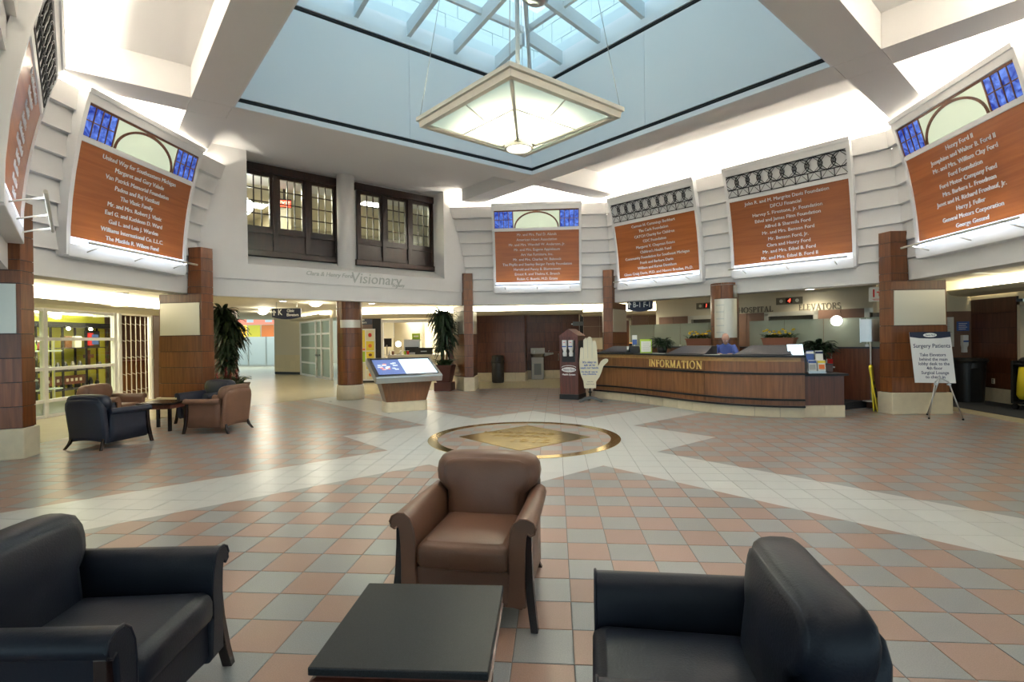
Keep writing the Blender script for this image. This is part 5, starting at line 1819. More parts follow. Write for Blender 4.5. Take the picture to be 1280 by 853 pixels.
mk('frame', MB().tube([(-.15, 0, .03), (-.15, 0, 1.05), (.15, 0, 1.05), (.15, 0, .03)], .014, 6), 'steel', t)
mk('tray', B(-.15, .15, -.10, .10, .70, .73).box(-.15, .15, -.10, .10, .35, .38), 'white_enamel', t)
for x, mm in ((-.08, 'white_print'), (.06, 'red_print')): mk('pack', B(x - .06, x + .06, -.08, .06, .73, .90), mm, t, bevel=.01)
for x in (-.15, .15): mk('wheel', MB().tube([(x, -.02, .03), (x, .02, .03)], .03, 10, sm=False), 'black_plastic', t)
gp = FNE.at(5.97, .30)  # added globe: a lamp's reflection in the glass, built as a glowing ball
t = thing('reflection_globe', 'glowing white globe standing in for a lamp reflected in the frosted glass screen', 'lamp', (gp[0], gp[1], 1.90))
mk('globe', MB().ball((0, 0, 0), .115, n=18, k=12), 'lamp_bowl', t)
mk('bracket', MB().tube([(0, 0, .10), (FNE.n.x * .16, FNE.n.y * .16, .06)], .012), 'steel', t)  # added mount that holds the globe to the glass

# ================================================================== HANGING SIGNS


def hung_sign(label, loc, rz, w, hh, parts, top, nar=0.8):
    t = thing('hanging_sign', label, 'sign', loc, rz)
    cv_ = [(-w / 2, hh)] + [(-w / 2 + w * q / 10, -.07 * math.sin(math.pi * q / 10)) for q in range(11)] + [(w / 2, hh)]
    mk('board', MB().slab([(x, z) for x, z in cv_], -.03, .03), 'navy_sign', t)
    for s_, x, z, sz, bold in parts:
        mk('lettering', letters(s_, sz, .002, bold).xf(lambda p: (p[0] * nar, p[1], p[2])), 'white_print', t, (x, -.034, z))
    mk('arrow', MB().slab([(-.02, 0), (.02, 0), (.02, .10), (.06, .08), (.06, .12), (0, .18), (-.06, .12), (-.06, .08), (-.02, .10)], -.034, -.03).xf(lambda p: (p[0] - w * .43, p[1], p[2] + hh * .18)), 'white_print', t)
    for x in (-w * .35, w * .35): mk('rod', MB().tube([(x, 0, hh), (x, 0, top)], .012, 6), 'steel', t)
    return t


Z_L = Z_UND
hung_sign('navy hanging sign with arrow and B-1 F-1 above the near end of the desk', (2.51, 15.78, 2.42), R(-4), .74, .26, [('B-1', -.09, .13, .22, .004), ('F-1', .20, .13, .22, .004)], Z_L - 2.42)
hung_sign('navy hanging sign with arrow and K Clinic Elevators over the passage', (-8.55, 16.05, 2.38), R(8), .90, .28, [('K', -.20, .15, .26, .006), ('Clinic', .13, .20, .125, .003), ('Elevators', .195, .07, .125, .003)], Z_L - 2.38)
t = thing('red_notice', 'white hanging notice with a red figure beside the wooden column at the elevators', 'sign', (7.40, 12.64, 2.34), R(-22))
mk('board', B(-.20, .20, -.01, .01, 0, .33), 'white_enamel', t)
mk('red_figure', MB().ball((.02, -.012, .26), .03, .004, .03, 8, 6).box(-.01, .06, -.015, -.01, .12, .23).box(-.05, .0, -.015, -.01, .20, .225).box(.05, .11, -.015, -.01, .14, .17).box(-.12, -.09, -.015, -.01, .10, .28), 'red_print', t)
mk('text_line', B(-.13, .13, -.013, -.01, .05, .06).box(-.11, .11, -.013, -.01, .03, .038), 'red_print', t)
for x in (-.15, .15): mk('rod', MB().tube([(x, 0, .33), (x, 0, Z_L - 2.34)], .006, 5), 'steel', t)

# ---- downlights
DL = [(-8.2, 15.19, .10, 'small round downlight between the potted tree and the hanging clinic sign'), (-6.04, 16.86, .10, 'small round downlight just right of the round wooden column near the map kiosk'),
      (4.73, 16.27, .12, 'small round downlight left of the metal directory column'), (6.83, 14.7, .12, 'small round downlight over the right end of the information desk'), (2.8, 18.11, .12, 'small round downlight in front of the hanging B-1 F-1 sign'),
      (9.1, 10.2, .10, 'small round downlight in the low ceiling over the dark carpet'), (-10.2, 8.6, .10, 'small round downlight in front of the gift shop glass'), (-10.6, 12.0, .10, 'small round downlight in front of the gift shop gate')]
for x, y, r, lb in DL:
    t = thing('downlight', lb, 'ceiling light', (x, y, Z_L - .02))
    mk('lens', MB().lathe([(r, -.004), (r, .018)], 18, sm=False), 'lamp_white', t)
    mk('rim', MB().lathe([(r, -.012), (r + .04, -.004), (r + .04, .02), (r, .02)], 18, ann=True), 'white_enamel', t)
    bulb('downlight_bulb', (x, y, Z_L - .06), 42, (1.0, .90, .68), 140, .1)
for x, y, lb in ((-7.76, 16.4, 'bowl shaped ceiling lamp left of the round wooden column near the map kiosk'), (-12.0, 20.6, 'bowl shaped ceiling lamp in the passage beyond the potted tree'), (-10.6, 18.3, 'bowl shaped ceiling lamp behind the crown of the potted tree'), (-12.0, 12.0, 'bowl shaped ceiling lamp inside the gift shop')):
    t = thing('bowl_lamp', lb, 'ceiling light', (x, y, Z_L))
    mk('bowl', MB().lathe([(.02, -.13), (.11, -.11), (.19, -.05), (.21, -.02)], 20), 'lamp_bowl', t)
    bulb('bowl_bulb', (x, y, Z_L - .25), 22, (1.0, .92, .70), None, .2)
    mk('rim', MB().lathe([(.20, -.03), (.23, -.02), (.23, 0), (.1, 0)], 20, ann=True), 'white_enamel', t)


# ================================================================== ELEVATOR LOBBY (behind the desk)
EL = Facet(FNE.at(-.25, 3.0)[:2], FNE.at(6.95, 3.0)[:2])
ev = struct('wall_elevators', EL.at(0), EL.rz)
e0 = .25
mk('upper_wall', B(0, EL.len, 0, .2, 2.27, 3.2), 'beige_paint', ev)
DR = [(.85 + e0, 2.25 + e0), (3.30 + e0, 4.74 + e0), (5.83 + e0, 6.90 + e0)]
px = 0
for a, b in DR + [(EL.len, EL.len)]:
    n_ = max(1, round((a - px) / .6))
    for q in range(n_):
        for r in range(4):
            mk('wall_tile', B(px + (a - px) * q / n_ + .004, px + (a - px) * (q + 1) / n_ - .004, -.012, .02, .15 + r * .53 + .004, .15 + (r + 1) * .53 - .004), 'brown_tile', ev)
    mk('tile_backing', B(px, a, 0, .2, 0, 2.27), 'grout', ev)
    px = b
mk('wall_end', B(-.12, 0, 0, 4.0, 0, 3.2), 'beige_paint', ev)
for q, (a, b) in enumerate(DR):
    t = thing('elevator', ['elevator doorway left of the metal directory column', 'elevator doorway right of the metal directory column, under the red number', 'elevator doorway beside the wooden column, partly hidden'][q], 'elevator', EL.at(a, 0, .15), EL.rz)
    w = b - a
    mk('frame', B(0, .12, -.03, .2, 0, 2.12).box(w - .12, w, -.03, .2, 0, 2.12).box(0, w, -.03, .2, 2.0, 2.12), 'brushed_nickel', t)
    for s_ in (0, 1): mk('door', B(.12 + s_ * (w - .24) / 2 + .003, .12 + (s_ + 1) * (w - .24) / 2 - .003, .12, .16, 0, 2.0), 'bronze_letter', t)
    mk('back', B(0, w, .17, .2, 0, 2.1), 'black_slot', t)
for lb, a, b, dig in (('elevator floor indicator with a red 1 left of the metal directory column', 1.15, 1.83, '1'), ('elevator floor indicator with a red 4 right of the metal directory column', 3.64, 4.35, '4')):
    t = thing('floor_indicator', lb, 'indicator', EL.at(a + e0, -.001, 2.475), EL.rz)
    w = b - a
    mk('plate', B(0, w, -.02, 0, 0, .20), 'bronze_letter', t)
    mk('display', B(w / 2 - .09, w / 2 + .09, -.024, -.02, .03, .17), 'black_plastic', t)
    mk('digit', letters(dig, .14, .002, .004, .2), 'exit_red', t, (w / 2, -.028, .10))
    for x in (.14, w - .14): mk('lamp_ring', MB().slab([(x + .05 * math.cos(R(q)), .10 + .05 * math.sin(R(q))) for q in range(0, 360, 30)], -.026, -.02), 'brushed_nickel', t)
for word, s0, s1 in (('HOSPITAL', 2.52, 3.56), ('ELEVATORS', 4.25, 5.30)):
    t = thing('wall_lettering', 'bronze letters spelling ' + word.lower() + ' over the elevators', 'lettering', EL.at(s0 + e0, -.001, 2.29), EL.rz)
    tw = sum(SERIF[c][0] for c in word) * 1.08
    x = 0
    for c in word:
        mb, wd = serif_letter(c, .165, .02)
        kx = (s1 - s0) / (tw * .165)
        mb.xf(lambda p: (p[0] * kx, p[1], p[2]))
        mk('letter', mb, 'bronze_letter', t, (x, 0, 0))
        x += wd * 1.08 * kx
# farther walls that close the view past the lobby
fw = struct('wall_back')
mk('wall', B(.9, 6.0, 19.82, 20.0, 0, 3.2), 'beige_paint', fw)
for q in range(8):
    for r in range(5):
        mk('wall_tile', B(1.05 + q * .6 + .004, 1.05 + (q + 1) * .6 - .004, 19.79, 19.83, .30 + r * .43 + .004, .30 + (r + 1) * .43 - .004), ('brown_tile', 'base_tile', 'brown_tile', 'base_tile', 'brown_tile')[(r + 1) % 5], fw)
d = struct('door_1', (1.78, 19.78, 0))
mk('frame', B(0, .08, -.04, .02, 0, 2.3).box(.95, 1.03, -.04, .02, 0, 2.3).box(0, 1.03, -.04, .02, 2.22, 2.3), 'beige_paint', d)
lf = mk('leaf', B(.08, .95, -.02, .0, .01, 2.22), 'column_wood', d)
mk('handle', MB().tube([(.86, -.02, 1.0), (.86, -.07, 1.0), (.76, -.07, 1.0)], .012, 6), 'steel', lf)
tt = thing('wall_plaque', 'small grey plaque high on the alcove wall behind the sanitizer kiosk', 'sign', (.95, 19.78, 2.05))
mk('plate', B(-.30, .10, -.02, 0, 0, .16), 'grey_plastic', tt)
mk('arm', B(-.36, -.30, -.03, 0, .05, .09), 'steel', tt)
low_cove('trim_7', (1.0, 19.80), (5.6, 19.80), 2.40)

# ---- alcove with the drinking fountain
al = struct('wall_alcove')


def panel_wall(par, f, L, rows, cols, z0, z1, base, m='dark_wood'):
    h_ = struct('x')
    bpy.data.objects.remove(h_)
    for r in range(rows):
        for c in range(cols):
            q = B(L * c / cols + .004, L * (c + 1) / cols - .004, -.015, .01, z0 + (z1 - z0) * r / rows + .004, z0 + (z1 - z0) * (r + 1) / rows - .004)
            mk('wood_panel', q, m, par, f.at(0), (0, 0, f.rz))
    mk('panel_backing', B(0, L, 0, .12, 0, z1), 'black_slot', par, f.at(0), (0, 0, f.rz))
    if base:
        nb = max(1, round(L / .35))
        for c in range(nb):
            mk('base_tile', B(L * c / nb + .003, L * (c + 1) / nb - .003, -.025, .01, 0.0, z0 - .01), 'base_tile', par, f.at(0), (0, 0, f.rz))


f1 = Facet((-3.35, 19.55), (-1.15, 19.50)); panel_wall(al, f1, f1.len, 6, 3, .34, 2.60, True)
f2 = Facet((-1.15, 19.52), (-1.15, 20.75)); panel_wall(al, f2, f2.len, 6, 2, .34, 2.60, True)
f3 = Facet((-1.15, 20.75), (.95, 20.95)); panel_wall(al, f3, f3.len, 6, 3, .34, 2.60, True)
f4 = Facet((.95, 20.95), (.92, 19.8)); panel_wall(al, f4, f4.len, 6, 2, .34, 2.60, True)
mk('header', B(-3.35, 1.05, 19.64, 19.8, 2.60, 3.2), 'beige_paint', al)
mk('wall_handle', MB().tube([(.10, 20.80, .72), (.10, 20.76, .72), (.10, 20.76, .98), (.10, 20.80, .98)], .014, 6), 'steel', al)
t = thing('drinking_fountain', 'steel drinking fountain in the dark alcove', 'drinking fountain', (-.72, 20.46, 0), R(4))
mk('cabinet', B(-.24, .24, -.15, .22, .0, .86), 'dull_steel', t, bevel=.01)
mk('vent', MB().box(-.14, .14, -.156, -.15, .18, .62), 'grey_plastic', t)
mk('backsplash', B(-.26, .30, .12, .24, .90, 1.22), 'dull_steel', t, bevel=.01)
mk('basin', MB().loft([stadium(.22, .20, .86), stadium(.30, .26, 1.0), stadium(.28, .24, 1.0), stadium(.2, .17, .93)]), 'dull_steel', t)
mk('side_basin', MB().loft([[(.22 + .05, -.25, .90), (.62, -.25, .98), (.62, .15, .98), (.27, .15, .90)], [(.22 + .05, -.25, 1.04), (.62, -.25, 1.04), (.62, .15, 1.04), (.27, .15, 1.04)]]), 'dull_steel', t, bevel=.01)
for x in (-.12, .44): mk('spout', MB().tube([(x, .05, 1.0), (x, .05, 1.10), (x + .03, -.02, 1.11)], .012, 6), 'steel', t)

# ================================================================== RIGHT-HAND PASSAGE (under the east wall)
we = struct('wall_passage')
mk('rear_wall', B(7.9, 10.2, 13.58, 13.75, 2.12, 3.2), 'beige_paint', we)
for q in range(4):
    for r in range(4):
        mk('wall_tile', B(8.0 + q * .54 + .003, 8.0 + (q + 1) * .54 - .003, 13.545, 13.6, .0 + r * .53 + .003, (r + 1) * .53 - .003), 'brown_tile', we)
mk('tile_backing', B(7.9, 10.2, 13.57, 13.75, 0, 2.12), 'grout', we)
f5 = Facet((10.05, 13.55), (9.98, 12.22)); panel_wall(we, f5, f5.len, 6, 1, .33, 2.38, True)
mk('side_wall', B(10.05, 10.2, 12.2, 13.6, 2.38, 3.2).box(10.02, 10.2, 6, 11.2, 0, 3.2).box(10.02, 10.2, 11.2, 12.25, 2.32, 3.2), 'beige_paint', we)
d = struct('door_2', (10.0, 12.20, 0), R(-90))
mk('frame', B(0, .07, -.03, .12, 0, 2.25).box(.93, 1.0, -.03, .12, 0, 2.25).box(0, 1.0, -.03, .12, 2.18, 2.25), 'beige_paint', d)
mk('leaf', B(.07, .93, .06, .10, .01, 2.18), 'dark_wood', d)
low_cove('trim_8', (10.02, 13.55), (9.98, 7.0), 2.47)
t = thing('wall_notice', 'tall printed paper notice on the tiled wall behind the easel', 'notice', (9.46, 13.54, 1.26))
mk('sheet', B(-.17, .17, -.012, 0, 0, .72), 'paper', t)
rn = random.Random(8)
for q in range(13): mk('text_line', B(-.13, -.13 + rn.uniform(.15, .26), -.014, -.012, .08 + q * .045, .09 + q * .045), 'grey_letter', t)
t = thing('blue_sign', 'small blue sign above the wall dispenser', 'sign', (9.84, 13.54, 1.64))
mk('plate', B(-.14, .14, -.012, 0, 0, .23), 'blue_print', t)
for q in range(4): mk('text_line', B(-.10, .06 + .03 * (q % 2), -.014, -.012, .04 + q * .045, .053 + q * .045), 'white_print', t)
t = thing('wall_dispenser', 'white hand sanitizer dispenser on the tiled wall above the large bin', 'dispenser', (9.84, 13.54, 1.12))
mk('body', MB().loft([[(-a, -b, z), (a, -b, z), (a, 0, z), (-a, 0, z)] for a, b, z in ((.05, .08, 0), (.045, .08, .12), (.06, .10, .18), (.06, .10, .42))]), 'white_enamel', t, bevel=.01)
mk('blue_band', B(-.061, .061, -.104, -.10, .25, .29), 'blue_print', t)
t = thing('wall_shelf', 'short white ledge on the tiled wall beside the easel board', 'shelf', (9.28, 13.54, .82))
mk('board', B(-.22, .16, -.14, 0, 0, .05), 'white_enamel', t)
t = thing('wall_outlet', 'small pale outlet low on the dark wood panels at the right', 'outlet', (9.985, 12.85, .42), R(-90))
mk('plate', B(-.04, .04, -.012, 0, 0, .12), 'cream_metal', t)
mk('socket', B(-.018, .018, -.014, -.012, .02, .05).box(-.018, .018, -.014, -.012, .07, .10), 'grey_plastic', t)
t = thing('cleaning_cart', 'cart with a yellow bag by the doorway at the far right', 'cart', (9.62, 11.35, .006), R(-80))
mk('frame', B(-.30, .50, -.22, .22, .12, .16).box(-.30, -.26, -.22, .22, .16, 1.0).box(-.26, .5, -.22, .22, .92, .96), 'black_plastic', t)
mk('bag', MB().loft([stadium(.17, .17, .22), stadium(.21, .20, .30), stadium(.20, .20, .55), stadium(.17, .18, .88)], sm=True).xf(lambda p: (p[0] - .05, p[1] - .03, p[2])), 'wet_yellow', t)
mk('top_bag', MB().ball((-.05, 0, 1.0), .24, .2, .10, 10, 7), 'black_plastic', t)
for x in (-.25, .45):
    for y in (-.18, .18): mk('wheel', MB().tube([(x, y - .02, .06), (x, y + .02, .06)], .06, 12, sm=False), 'black_plastic', t)

# ================================================================== GIFT SHOP (under the west wall)
GS = Facet((-10.95, 9.2), (-11.55, 14.0))
f7_ = Facet((-12.2, 24.2), (-9.15, 20.7))
gw = thing('shopfront', 'white framed glass shop front of the gift shop', 'shop front', GS.at(0), GS.rz)
mul = [0, 1.32, 3.45]
for x in mul + [3.62]: mk('mullion', B(x - .05, x + .05, -.04, .06, 0, 2.42), 'white_enamel', gw)
for a, b in zip(mul, mul[1:]):
    for z in (.03, .36, 1.06, 1.72, 2.36): mk('transom', B(a + .05, b - .05, -.03, .05, z - .035, z + .035), 'white_enamel', gw)
    for z0_, z1_ in ((.06, .33), (.39, 1.03), (1.09, 1.69), (1.75, 2.33)): mk('pane', B(a + .05, b - .05, .005, .013, z0_, z1_), 'milk_glass' if z0_ < .1 else 'clear_glass', gw)
gt = thing('folding_gate', 'closed white folding gate at the gift shop entrance', 'gate', GS.at(3.66, .05), GS.rz)
for q in range(13):
    x = .05 + q * .098
    y = .03 if q % 2 else -.03
    mk('gate_bar', B(x - .009, x + .009, y - .006, y + .006, .04, 2.34), 'cream_metal', gt)
for z in (.3, .75, 1.2, 1.65, 2.1):
    zz = MB()
    for q in range(12):
        x = .05 + q * .098
        zz.tube([(x, .03 if q % 2 else -.03, z + (.05 if q % 2 else 0)), (x + .098, -.03 if q % 2 else .03, z + (0 if q % 2 else .05))], .006, 4, sm=False)
    mk('linkage', zz, 'cream_metal', gt)
mk('end_post', B(1.26, 1.36, -.05, .05, 0, 2.40), 'white_enamel', gt)
mk('lock_plate', B(1.29, 1.33, -.07, -.05, .95, 1.15), 'steel', gt)
mk('top_track', B(0, 1.36, -.05, .05, 2.36, 2.42), 'cream_metal', gt)
gi = struct('wall_shop', GS.at(0), GS.rz)
mk('rear_wall', B(-2, 5.7, 1.85, 1.95, 0, 2.9), 'lime_wall', gi)
mk('side_wall', B(-2.1, -2, 0, 1.9, 0, 2.9), 'beige_paint', gi)
mk('deep_wall', B(5.6, 10, 4.2, 4.3, 0, 2.9).box(5.6, 5.7, 1.95, 4.2, 0, 2.9).box(9.9, 10, 0, 4.3, 0, 2.9).box(5.0, 10, -.02, .1, 0, 2.9), 'brown_tile', gi)
mk('header', B(-2, 5.05, 0, .1, 2.40, 2.95), 'beige_paint', gi)
sh_ = thing('display_shelf', 'black framed glass display shelves against the lime wall in the gift shop', 'shelf', GS.at(2.78, 1.40), GS.rz)
for x in (0, .8, 1.6, 2.4):
    for y in (0, .3): mk('post', B(x - .02, x + .02, y - .02, y + .02, 0, 2.05), 'black_plastic', sh_)
for z in (.40, .90, 1.50): mk('shelf_board', B(-.02, 2.42, -.02, .32, z - .012, z + .012), 'dark_laminate', sh_)
mk('top_beam', B(-.5, 2.9, -.05, .35, 2.05, 2.18), 'black_plastic', sh_)
sx = lambda u, v, z: GS.at(2.78 + u, 1.40 + v, z)
for q, x in enumerate((-.35, .02, .82, 1.58)):
    t = thing('spot_lamp', ['first', 'second', 'third', 'fourth'][q] + ' small spot lamp from the left above the gift shop shelves', 'lamp', sx(x, -.12, 2.02), GS.rz)
    mk('housing', MB().tube([(0, .08, .05), (0, 0, 0)], .035, 8), 'black_plastic', t)
    mk('bulb', MB().ball((0, -.02, -.01), .045, n=10, k=7), 'office_lamp', t)
ITEMS = [('wooden_cross', 'dark wooden cross on the middle gift shop shelf', 1.80, .912), ('picture_box', 'red and blue picture on the top gift shop shelf', 1.95, 1.512), ('card_box', 'pale boxed card on the top gift shop shelf', .3, 1.512), ('brown_box', 'brown box on the top gift shop shelf', 1.05, 1.512), ('cream_box', 'cream box right of the brown box on the top gift shop shelf', 1.38, 1.512), ('sign_board', 'dark red lettered board on the lowest gift shop shelf', .95, .412)]
for nm, lb, x, z in ITEMS:
    t = thing(nm, lb, 'gift', sx(x, .1, z), GS.rz)
    if 'cross' in nm:
        mk('upright', B(-.05, .05, -.02, .02, 0, .52), 'dark_wood', t); mk('crossbar', B(-.17, .17, -.025, .015, .30, .40), 'dark_wood', t); mk('foot', B(-.12, .12, -.06, .06, 0, .04), 'dark_wood', t)
    elif nm == 'picture_box':
        mk('frame', B(-.26, .26, -.02, .02, 0, .46), 'black_plastic', t); mk('red_field', B(-.22, .02, -.025, -.02, .05, .40), 'red_print', t); mk('blue_field', B(-.04, .2, -.026, -.02, .08, .36), 'blue_print', t)
    elif nm == 'sign_board':
        mk('board', B(-.8, .75, -.02, .02, .12, .36), 'mahogany', t); mk('leg', B(-.6, -.56, -.02, .1, 0, .14), 'black_plastic', t); mk('leg', B(.5, .54, -.02, .1, 0, .14), 'black_plastic', t)
        for q in range(9): mk('mark', B(-.7 + q * .15, -.62 + q * .15, -.024, -.02, .20, .28), 'cream_metal', t)
    else:
        mk('body', B(-.11, .11, -.06, .06, 0, .30), {'card_box': 'paper', 'brown_box': 'desk_wood', 'cream_box': 'cream_board'}[nm], t, bevel=.004); mk('lid', B(-.115, .115, -.065, .065, .26, .31), {'card_box': 'grey_letter', 'brown_box': 'trunk', 'cream_box': 'paper'}[nm], t)
rn = random.Random(6)
for z, n_, x0, wz in ((.912, 9, .15, 'middle'), (.412, 10, .1, 'lowest')):
    for q in range(n_):
        x = x0 + q * .245
        if z > .9 and 1.55 < x < 2.05: continue
        t = thing('figurine', '%s figurine, number %s from the window mullion on the %s gift shop shelf' % (('black', 'bronze', 'charcoal')[q % 3], ('one', 'two', 'three', 'four', 'five', 'six', 'seven', 'eight', 'nine', 'ten')[q], wz), 'figurine', sx(x, rn.uniform(-.0, .02) if z > .9 else .24, z), GS.rz, 'figurines on the %s gift shop shelf' % wz)
        hgt = rn.uniform(.10, .24)
        mk('body', MB().lathe([(.07, 0), (.075, .02), (.05, .05), (.06, hgt * .6), (.03, hgt)], 10), ('black_plastic', 'bronze_letter', 'dark_laminate')[q % 3], t)
        mk('head', MB().ball((0, 0, hgt), .035, n=8, k=6), 'bronze_letter', t)
t = thing('gift_table', 'tiered table with small coloured gifts just inside the gift shop glass', 'table', GS.at(1.75, .75), GS.rz)
for z in (.55, 1.05, 1.45): mk('shelf_board', B(-.55, .75, -.2, .25, z - .015, z + .015), 'milk_glass', t)
for x in (-.53, .73): mk('post', B(x - .02, x + .02, -.02, .02, 0, 1.75), 'steel', t)
for q, (x, z, mm) in enumerate(((-.45, 1.465, 'orange_print'), (-.28, 1.465, 'terracotta'), (.2, 1.465, 'green_print'), (.36, 1.465, 'flower_red'), (.52, 1.465, 'green_print'), (-.4, 1.065, 'white_print'), (.1, 1.065, 'grey_plastic'), (.4, 1.065, 'dark_laminate'), (-.3, .565, 'terracotta'), (.25, .565, 'grey_plastic'))):
    t2 = thing('gift_box', ['orange gift', 'clay coloured gift', 'leaf green gift beside a dark red one', 'dark red gift', 'leaf green gift at the end', 'white gift', 'pale grey gift', 'charcoal gift', 'clay coloured gift', 'grey gift'][q] + ' on the %s tier in the gift shop' % ('top' if z > 1.4 else 'middle' if z > 1 else 'low'), 'gift', GS.at(1.75 + x, .75, z), GS.rz, 'gifts on the tiered table')
    mk('body', MB().lathe([(.05, 0), (.06, .10), (.03, .16), (.035, .20)], 10), mm, t2); mk('lid', MB().lathe([(.04, .19), (.04, .22), (.01, .24)], 10), 'white_print', t2)
for x_ in (1.6, 4.0):
    area('shop_light', GS.at(x_, .8, 2.78), (0, 0, -1), 1.2, .5, 42, (1.0, .92, .66))
area('shop_light', GS.at(7.2, 2.0, 2.78), (0, 0, -1), 1.0, .8, 22, (1.0, .88, .66))
area('clinic_light', f7_.at(2.5, 1.6, 3.0), (0, 0, -1), 2.0, 1.0, 60, (1.0, .92, .70))
area('cafeteria_light', (-19, 32, 2.8), (0, 0, -1), 5, 5, 70, (1.0, .94, .80))
t = thing('lit_shelf_band', 'bright white light trough at the back of the gift shop ceiling', 'ceiling light', GS.at(2.4, 1.60, 2.42), GS.rz)
mk('tube', B(0, 2.5, 0, .10, 0, .12), 'lamp_bowl', t); mk('tray', B(-.05, 2.55, -.06, .12, -.04, 0), 'white_enamel', t)
t = thing('shop_counter', 'brown wooden shop counter behind the folding gate', 'counter', GS.at(7.2, 2.0), GS.rz)
mk('body', B(-.5, .9, -.3, .3, 0, 1.0), 'desk_wood', t); mk('top', B(-.55, .95, -.35, .35, 1.0, 1.05), 'dark_wood', t)
t = thing('card_rack', 'dark rack of greeting cards behind the folding gate', 'rack', GS.at(6.3, 2.7), GS.rz)
mk('frame', B(-.3, .5, 0, .3, 0, .9), 'black_plastic', t)
for r in range(4):
    mk('shelf_board', B(-.3, .5, -.1, .05, .9 + r * .28, .92 + r * .28), 'dark_laminate', t)
    for c in range(4): mk('card', B(-.28 + c * .2, -.12 + c * .2, -.06, -.05, .92 + r * .28, 1.10 + r * .28), ('paper', 'blue_print', 'red_print', 'cream_board')[(r + c) % 4], t)

# ================================================================== CLINIC PASSAGE AND COFFEE COUNTER (north-west)
cw = struct('wall_clinic')
f6 = Facet((-13.9, 24.85), (-12.25, 24.35))
mk('pier', B(0, f6.len, 0, .5, .95, 3.2), 'beige_paint', cw, f6.at(0), (0, 0, f6.rz))
mk('pier_foot', B(0, f6.len, -.01, .5, .12, .95), 'travertine', cw, f6.at(0), (0, 0, f6.rz))
mk('pier_skirt', B(0, f6.len, 0, .5, 0, .12), 'black_plastic', cw, f6.at(0), (0, 0, f6.rz))
f7 = Facet((-12.2, 24.2), (-9.15, 20.7))
t = thing('glazed_wall', 'white framed glazed front in the passage left of the round wooden column', 'shop front', f7.at(0), f7.rz)
ms = [0, 2.55, 3.35, 4.62]
for x in ms: mk('mullion', B(x - .06, x + .06, -.05, .06, 0, 2.55), 'white_enamel', t)
for a, b in zip(ms, ms[1:]):
    for z in (.04, .62 if a < 2 else .05, 1.30, 1.92, 2.50): mk('transom', B(a + .06, b - .06, -.04, .05, z - .04, z + .04), 'white_enamel', t)
    mk('pane', B(a + .06, b - .06, .0, .01, .05, 2.48), 'frost_glass', t)
for z in (1.0,): mk('push_bar', B(2.62, 3.28, -.09, -.06, z - .03, z + .03), 'black_plastic', t)
mk('clinic_room', B(0, 6.5, 3.2, 3.3, 0, 3.2), 'beige_paint', cw, f7.at(0), (0, 0, f7.rz))
mk('clinic_header', B(-.1, 5.6, 0, .1, 2.55, 3.2), 'beige_paint', cw, f7.at(0), (0, 0, f7.rz))
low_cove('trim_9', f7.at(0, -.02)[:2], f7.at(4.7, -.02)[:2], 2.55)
t = thing('frosted_partition', 'pale frosted glass partition far down the passage', 'partition', (-23.0, 33.5, 0), R(-8))
for q in range(5): mk('pane', B(q * 1.35 + .01, q * 1.35 + 1.34, 0, .03, .1, 1.95), 'milk_glass', t)
mk('kerb', B(0, 6.75, -.03, .06, 0, .1), 'steel', t)
for q in range(6): mk('post', B(q * 1.35 - .03, q * 1.35 + .03, -.03, .06, .1, 1.95), 'steel', t)
t = thing('cafeteria_sign', 'coral coloured sign band over yellow lit menus far down the passage', 'sign', (-21.0, 35.4, 2.3), R(-8))
mk('band', B(-2, 3.6, 0, .06, .55, 1.15), 'coral_sign', t)
for q in range(5): mk('menu_panel', B(-1.9 + q * 1.1, -.95 + q * 1.1, .0, .05, -.35, .5), ('menu_glow', 'yellow_print', 'orange_print', 'menu_glow', 'green_print')[q], t)
for q, x in enumerate((-.9, .6, 2.0)): mk('mark', B(x, x + .55, -.01, 0, .70, .95), 'white_print', t)
for x in (-1.9, 3.5): mk('rod', B(x - .03, x + .03, .0, .05, -2.3, .55), 'steel', t)
t = thing('blue_banner', 'blue sign with white letters behind the potted tree in the passage', 'sign', (-13.6, 20.1, 1.15), R(10))
mk('board', B(-.55, .55, -.02, .02, 0, .75), 'blue_print', t); mk('leg', B(-.5, -.46, -.02, .02, -1.15, 0).box(.46, .5, -.02, .02, -1.15, 0), 'steel', t); mk('mark', B(-.4, .4, -.026, -.02, .42, .54), 'white_print', t)
pw = struct('wall_far')
mk('end_wall', B(-29, -9, 37.0, 37.2, 0, 3.2), 'beige_paint', pw)
mk('passage_wall', B(-29.2, -29, 12, 37, 0, 3.2), 'beige_paint', pw)
# coffee counter
cf = struct('wall_coffee')
f8 = Facet((-7.75, 19.62), (-3.35, 19.95))
mk('pier', B(-.30, 1.0, .02, .25, 0, 3.2), 'brown_tile', cf, f8.at(0), (0, 0, f8.rz))
mk('header', B(1.0, 4.5, .02, .25, 2.30, 3.2), 'beige_paint', cf, f8.at(0), (0, 0, f8.rz))
mk('dark_post', B(.72, 1.04, -.03, .27, 0, 2.45), 'black_slot', cf, f8.at(0), (0, 0, f8.rz))
mk('opening_frame', B(1.04, 1.12, -.02, .1, 0, 2.38).box(3.55, 3.63, -.02, .1, 0, 2.38).box(1.04, 4.3, -.02, .1, 2.28, 2.40), 'white_enamel', cf, f8.at(0), (0, 0, f8.rz))
mk('side_panel', B(3.63, 4.5, .02, .2, 0, 2.45), 'dark_wood', cf, f8.at(0), (0, 0, f8.rz))
mk('room_back', B(-.2, 5.2, 4.0, 4.1, 0, 3.0), 'cafe_tile', cf, f8.at(0), (0, 0, f8.rz))
mk('room_side', B(-.2, -.1, .25, 4.0, 0, 3.0).box(5.1, 5.2, .25, 4.0, 0, 3.0), 'cafe_tile', cf, f8.at(0), (0, 0, f8.rz))
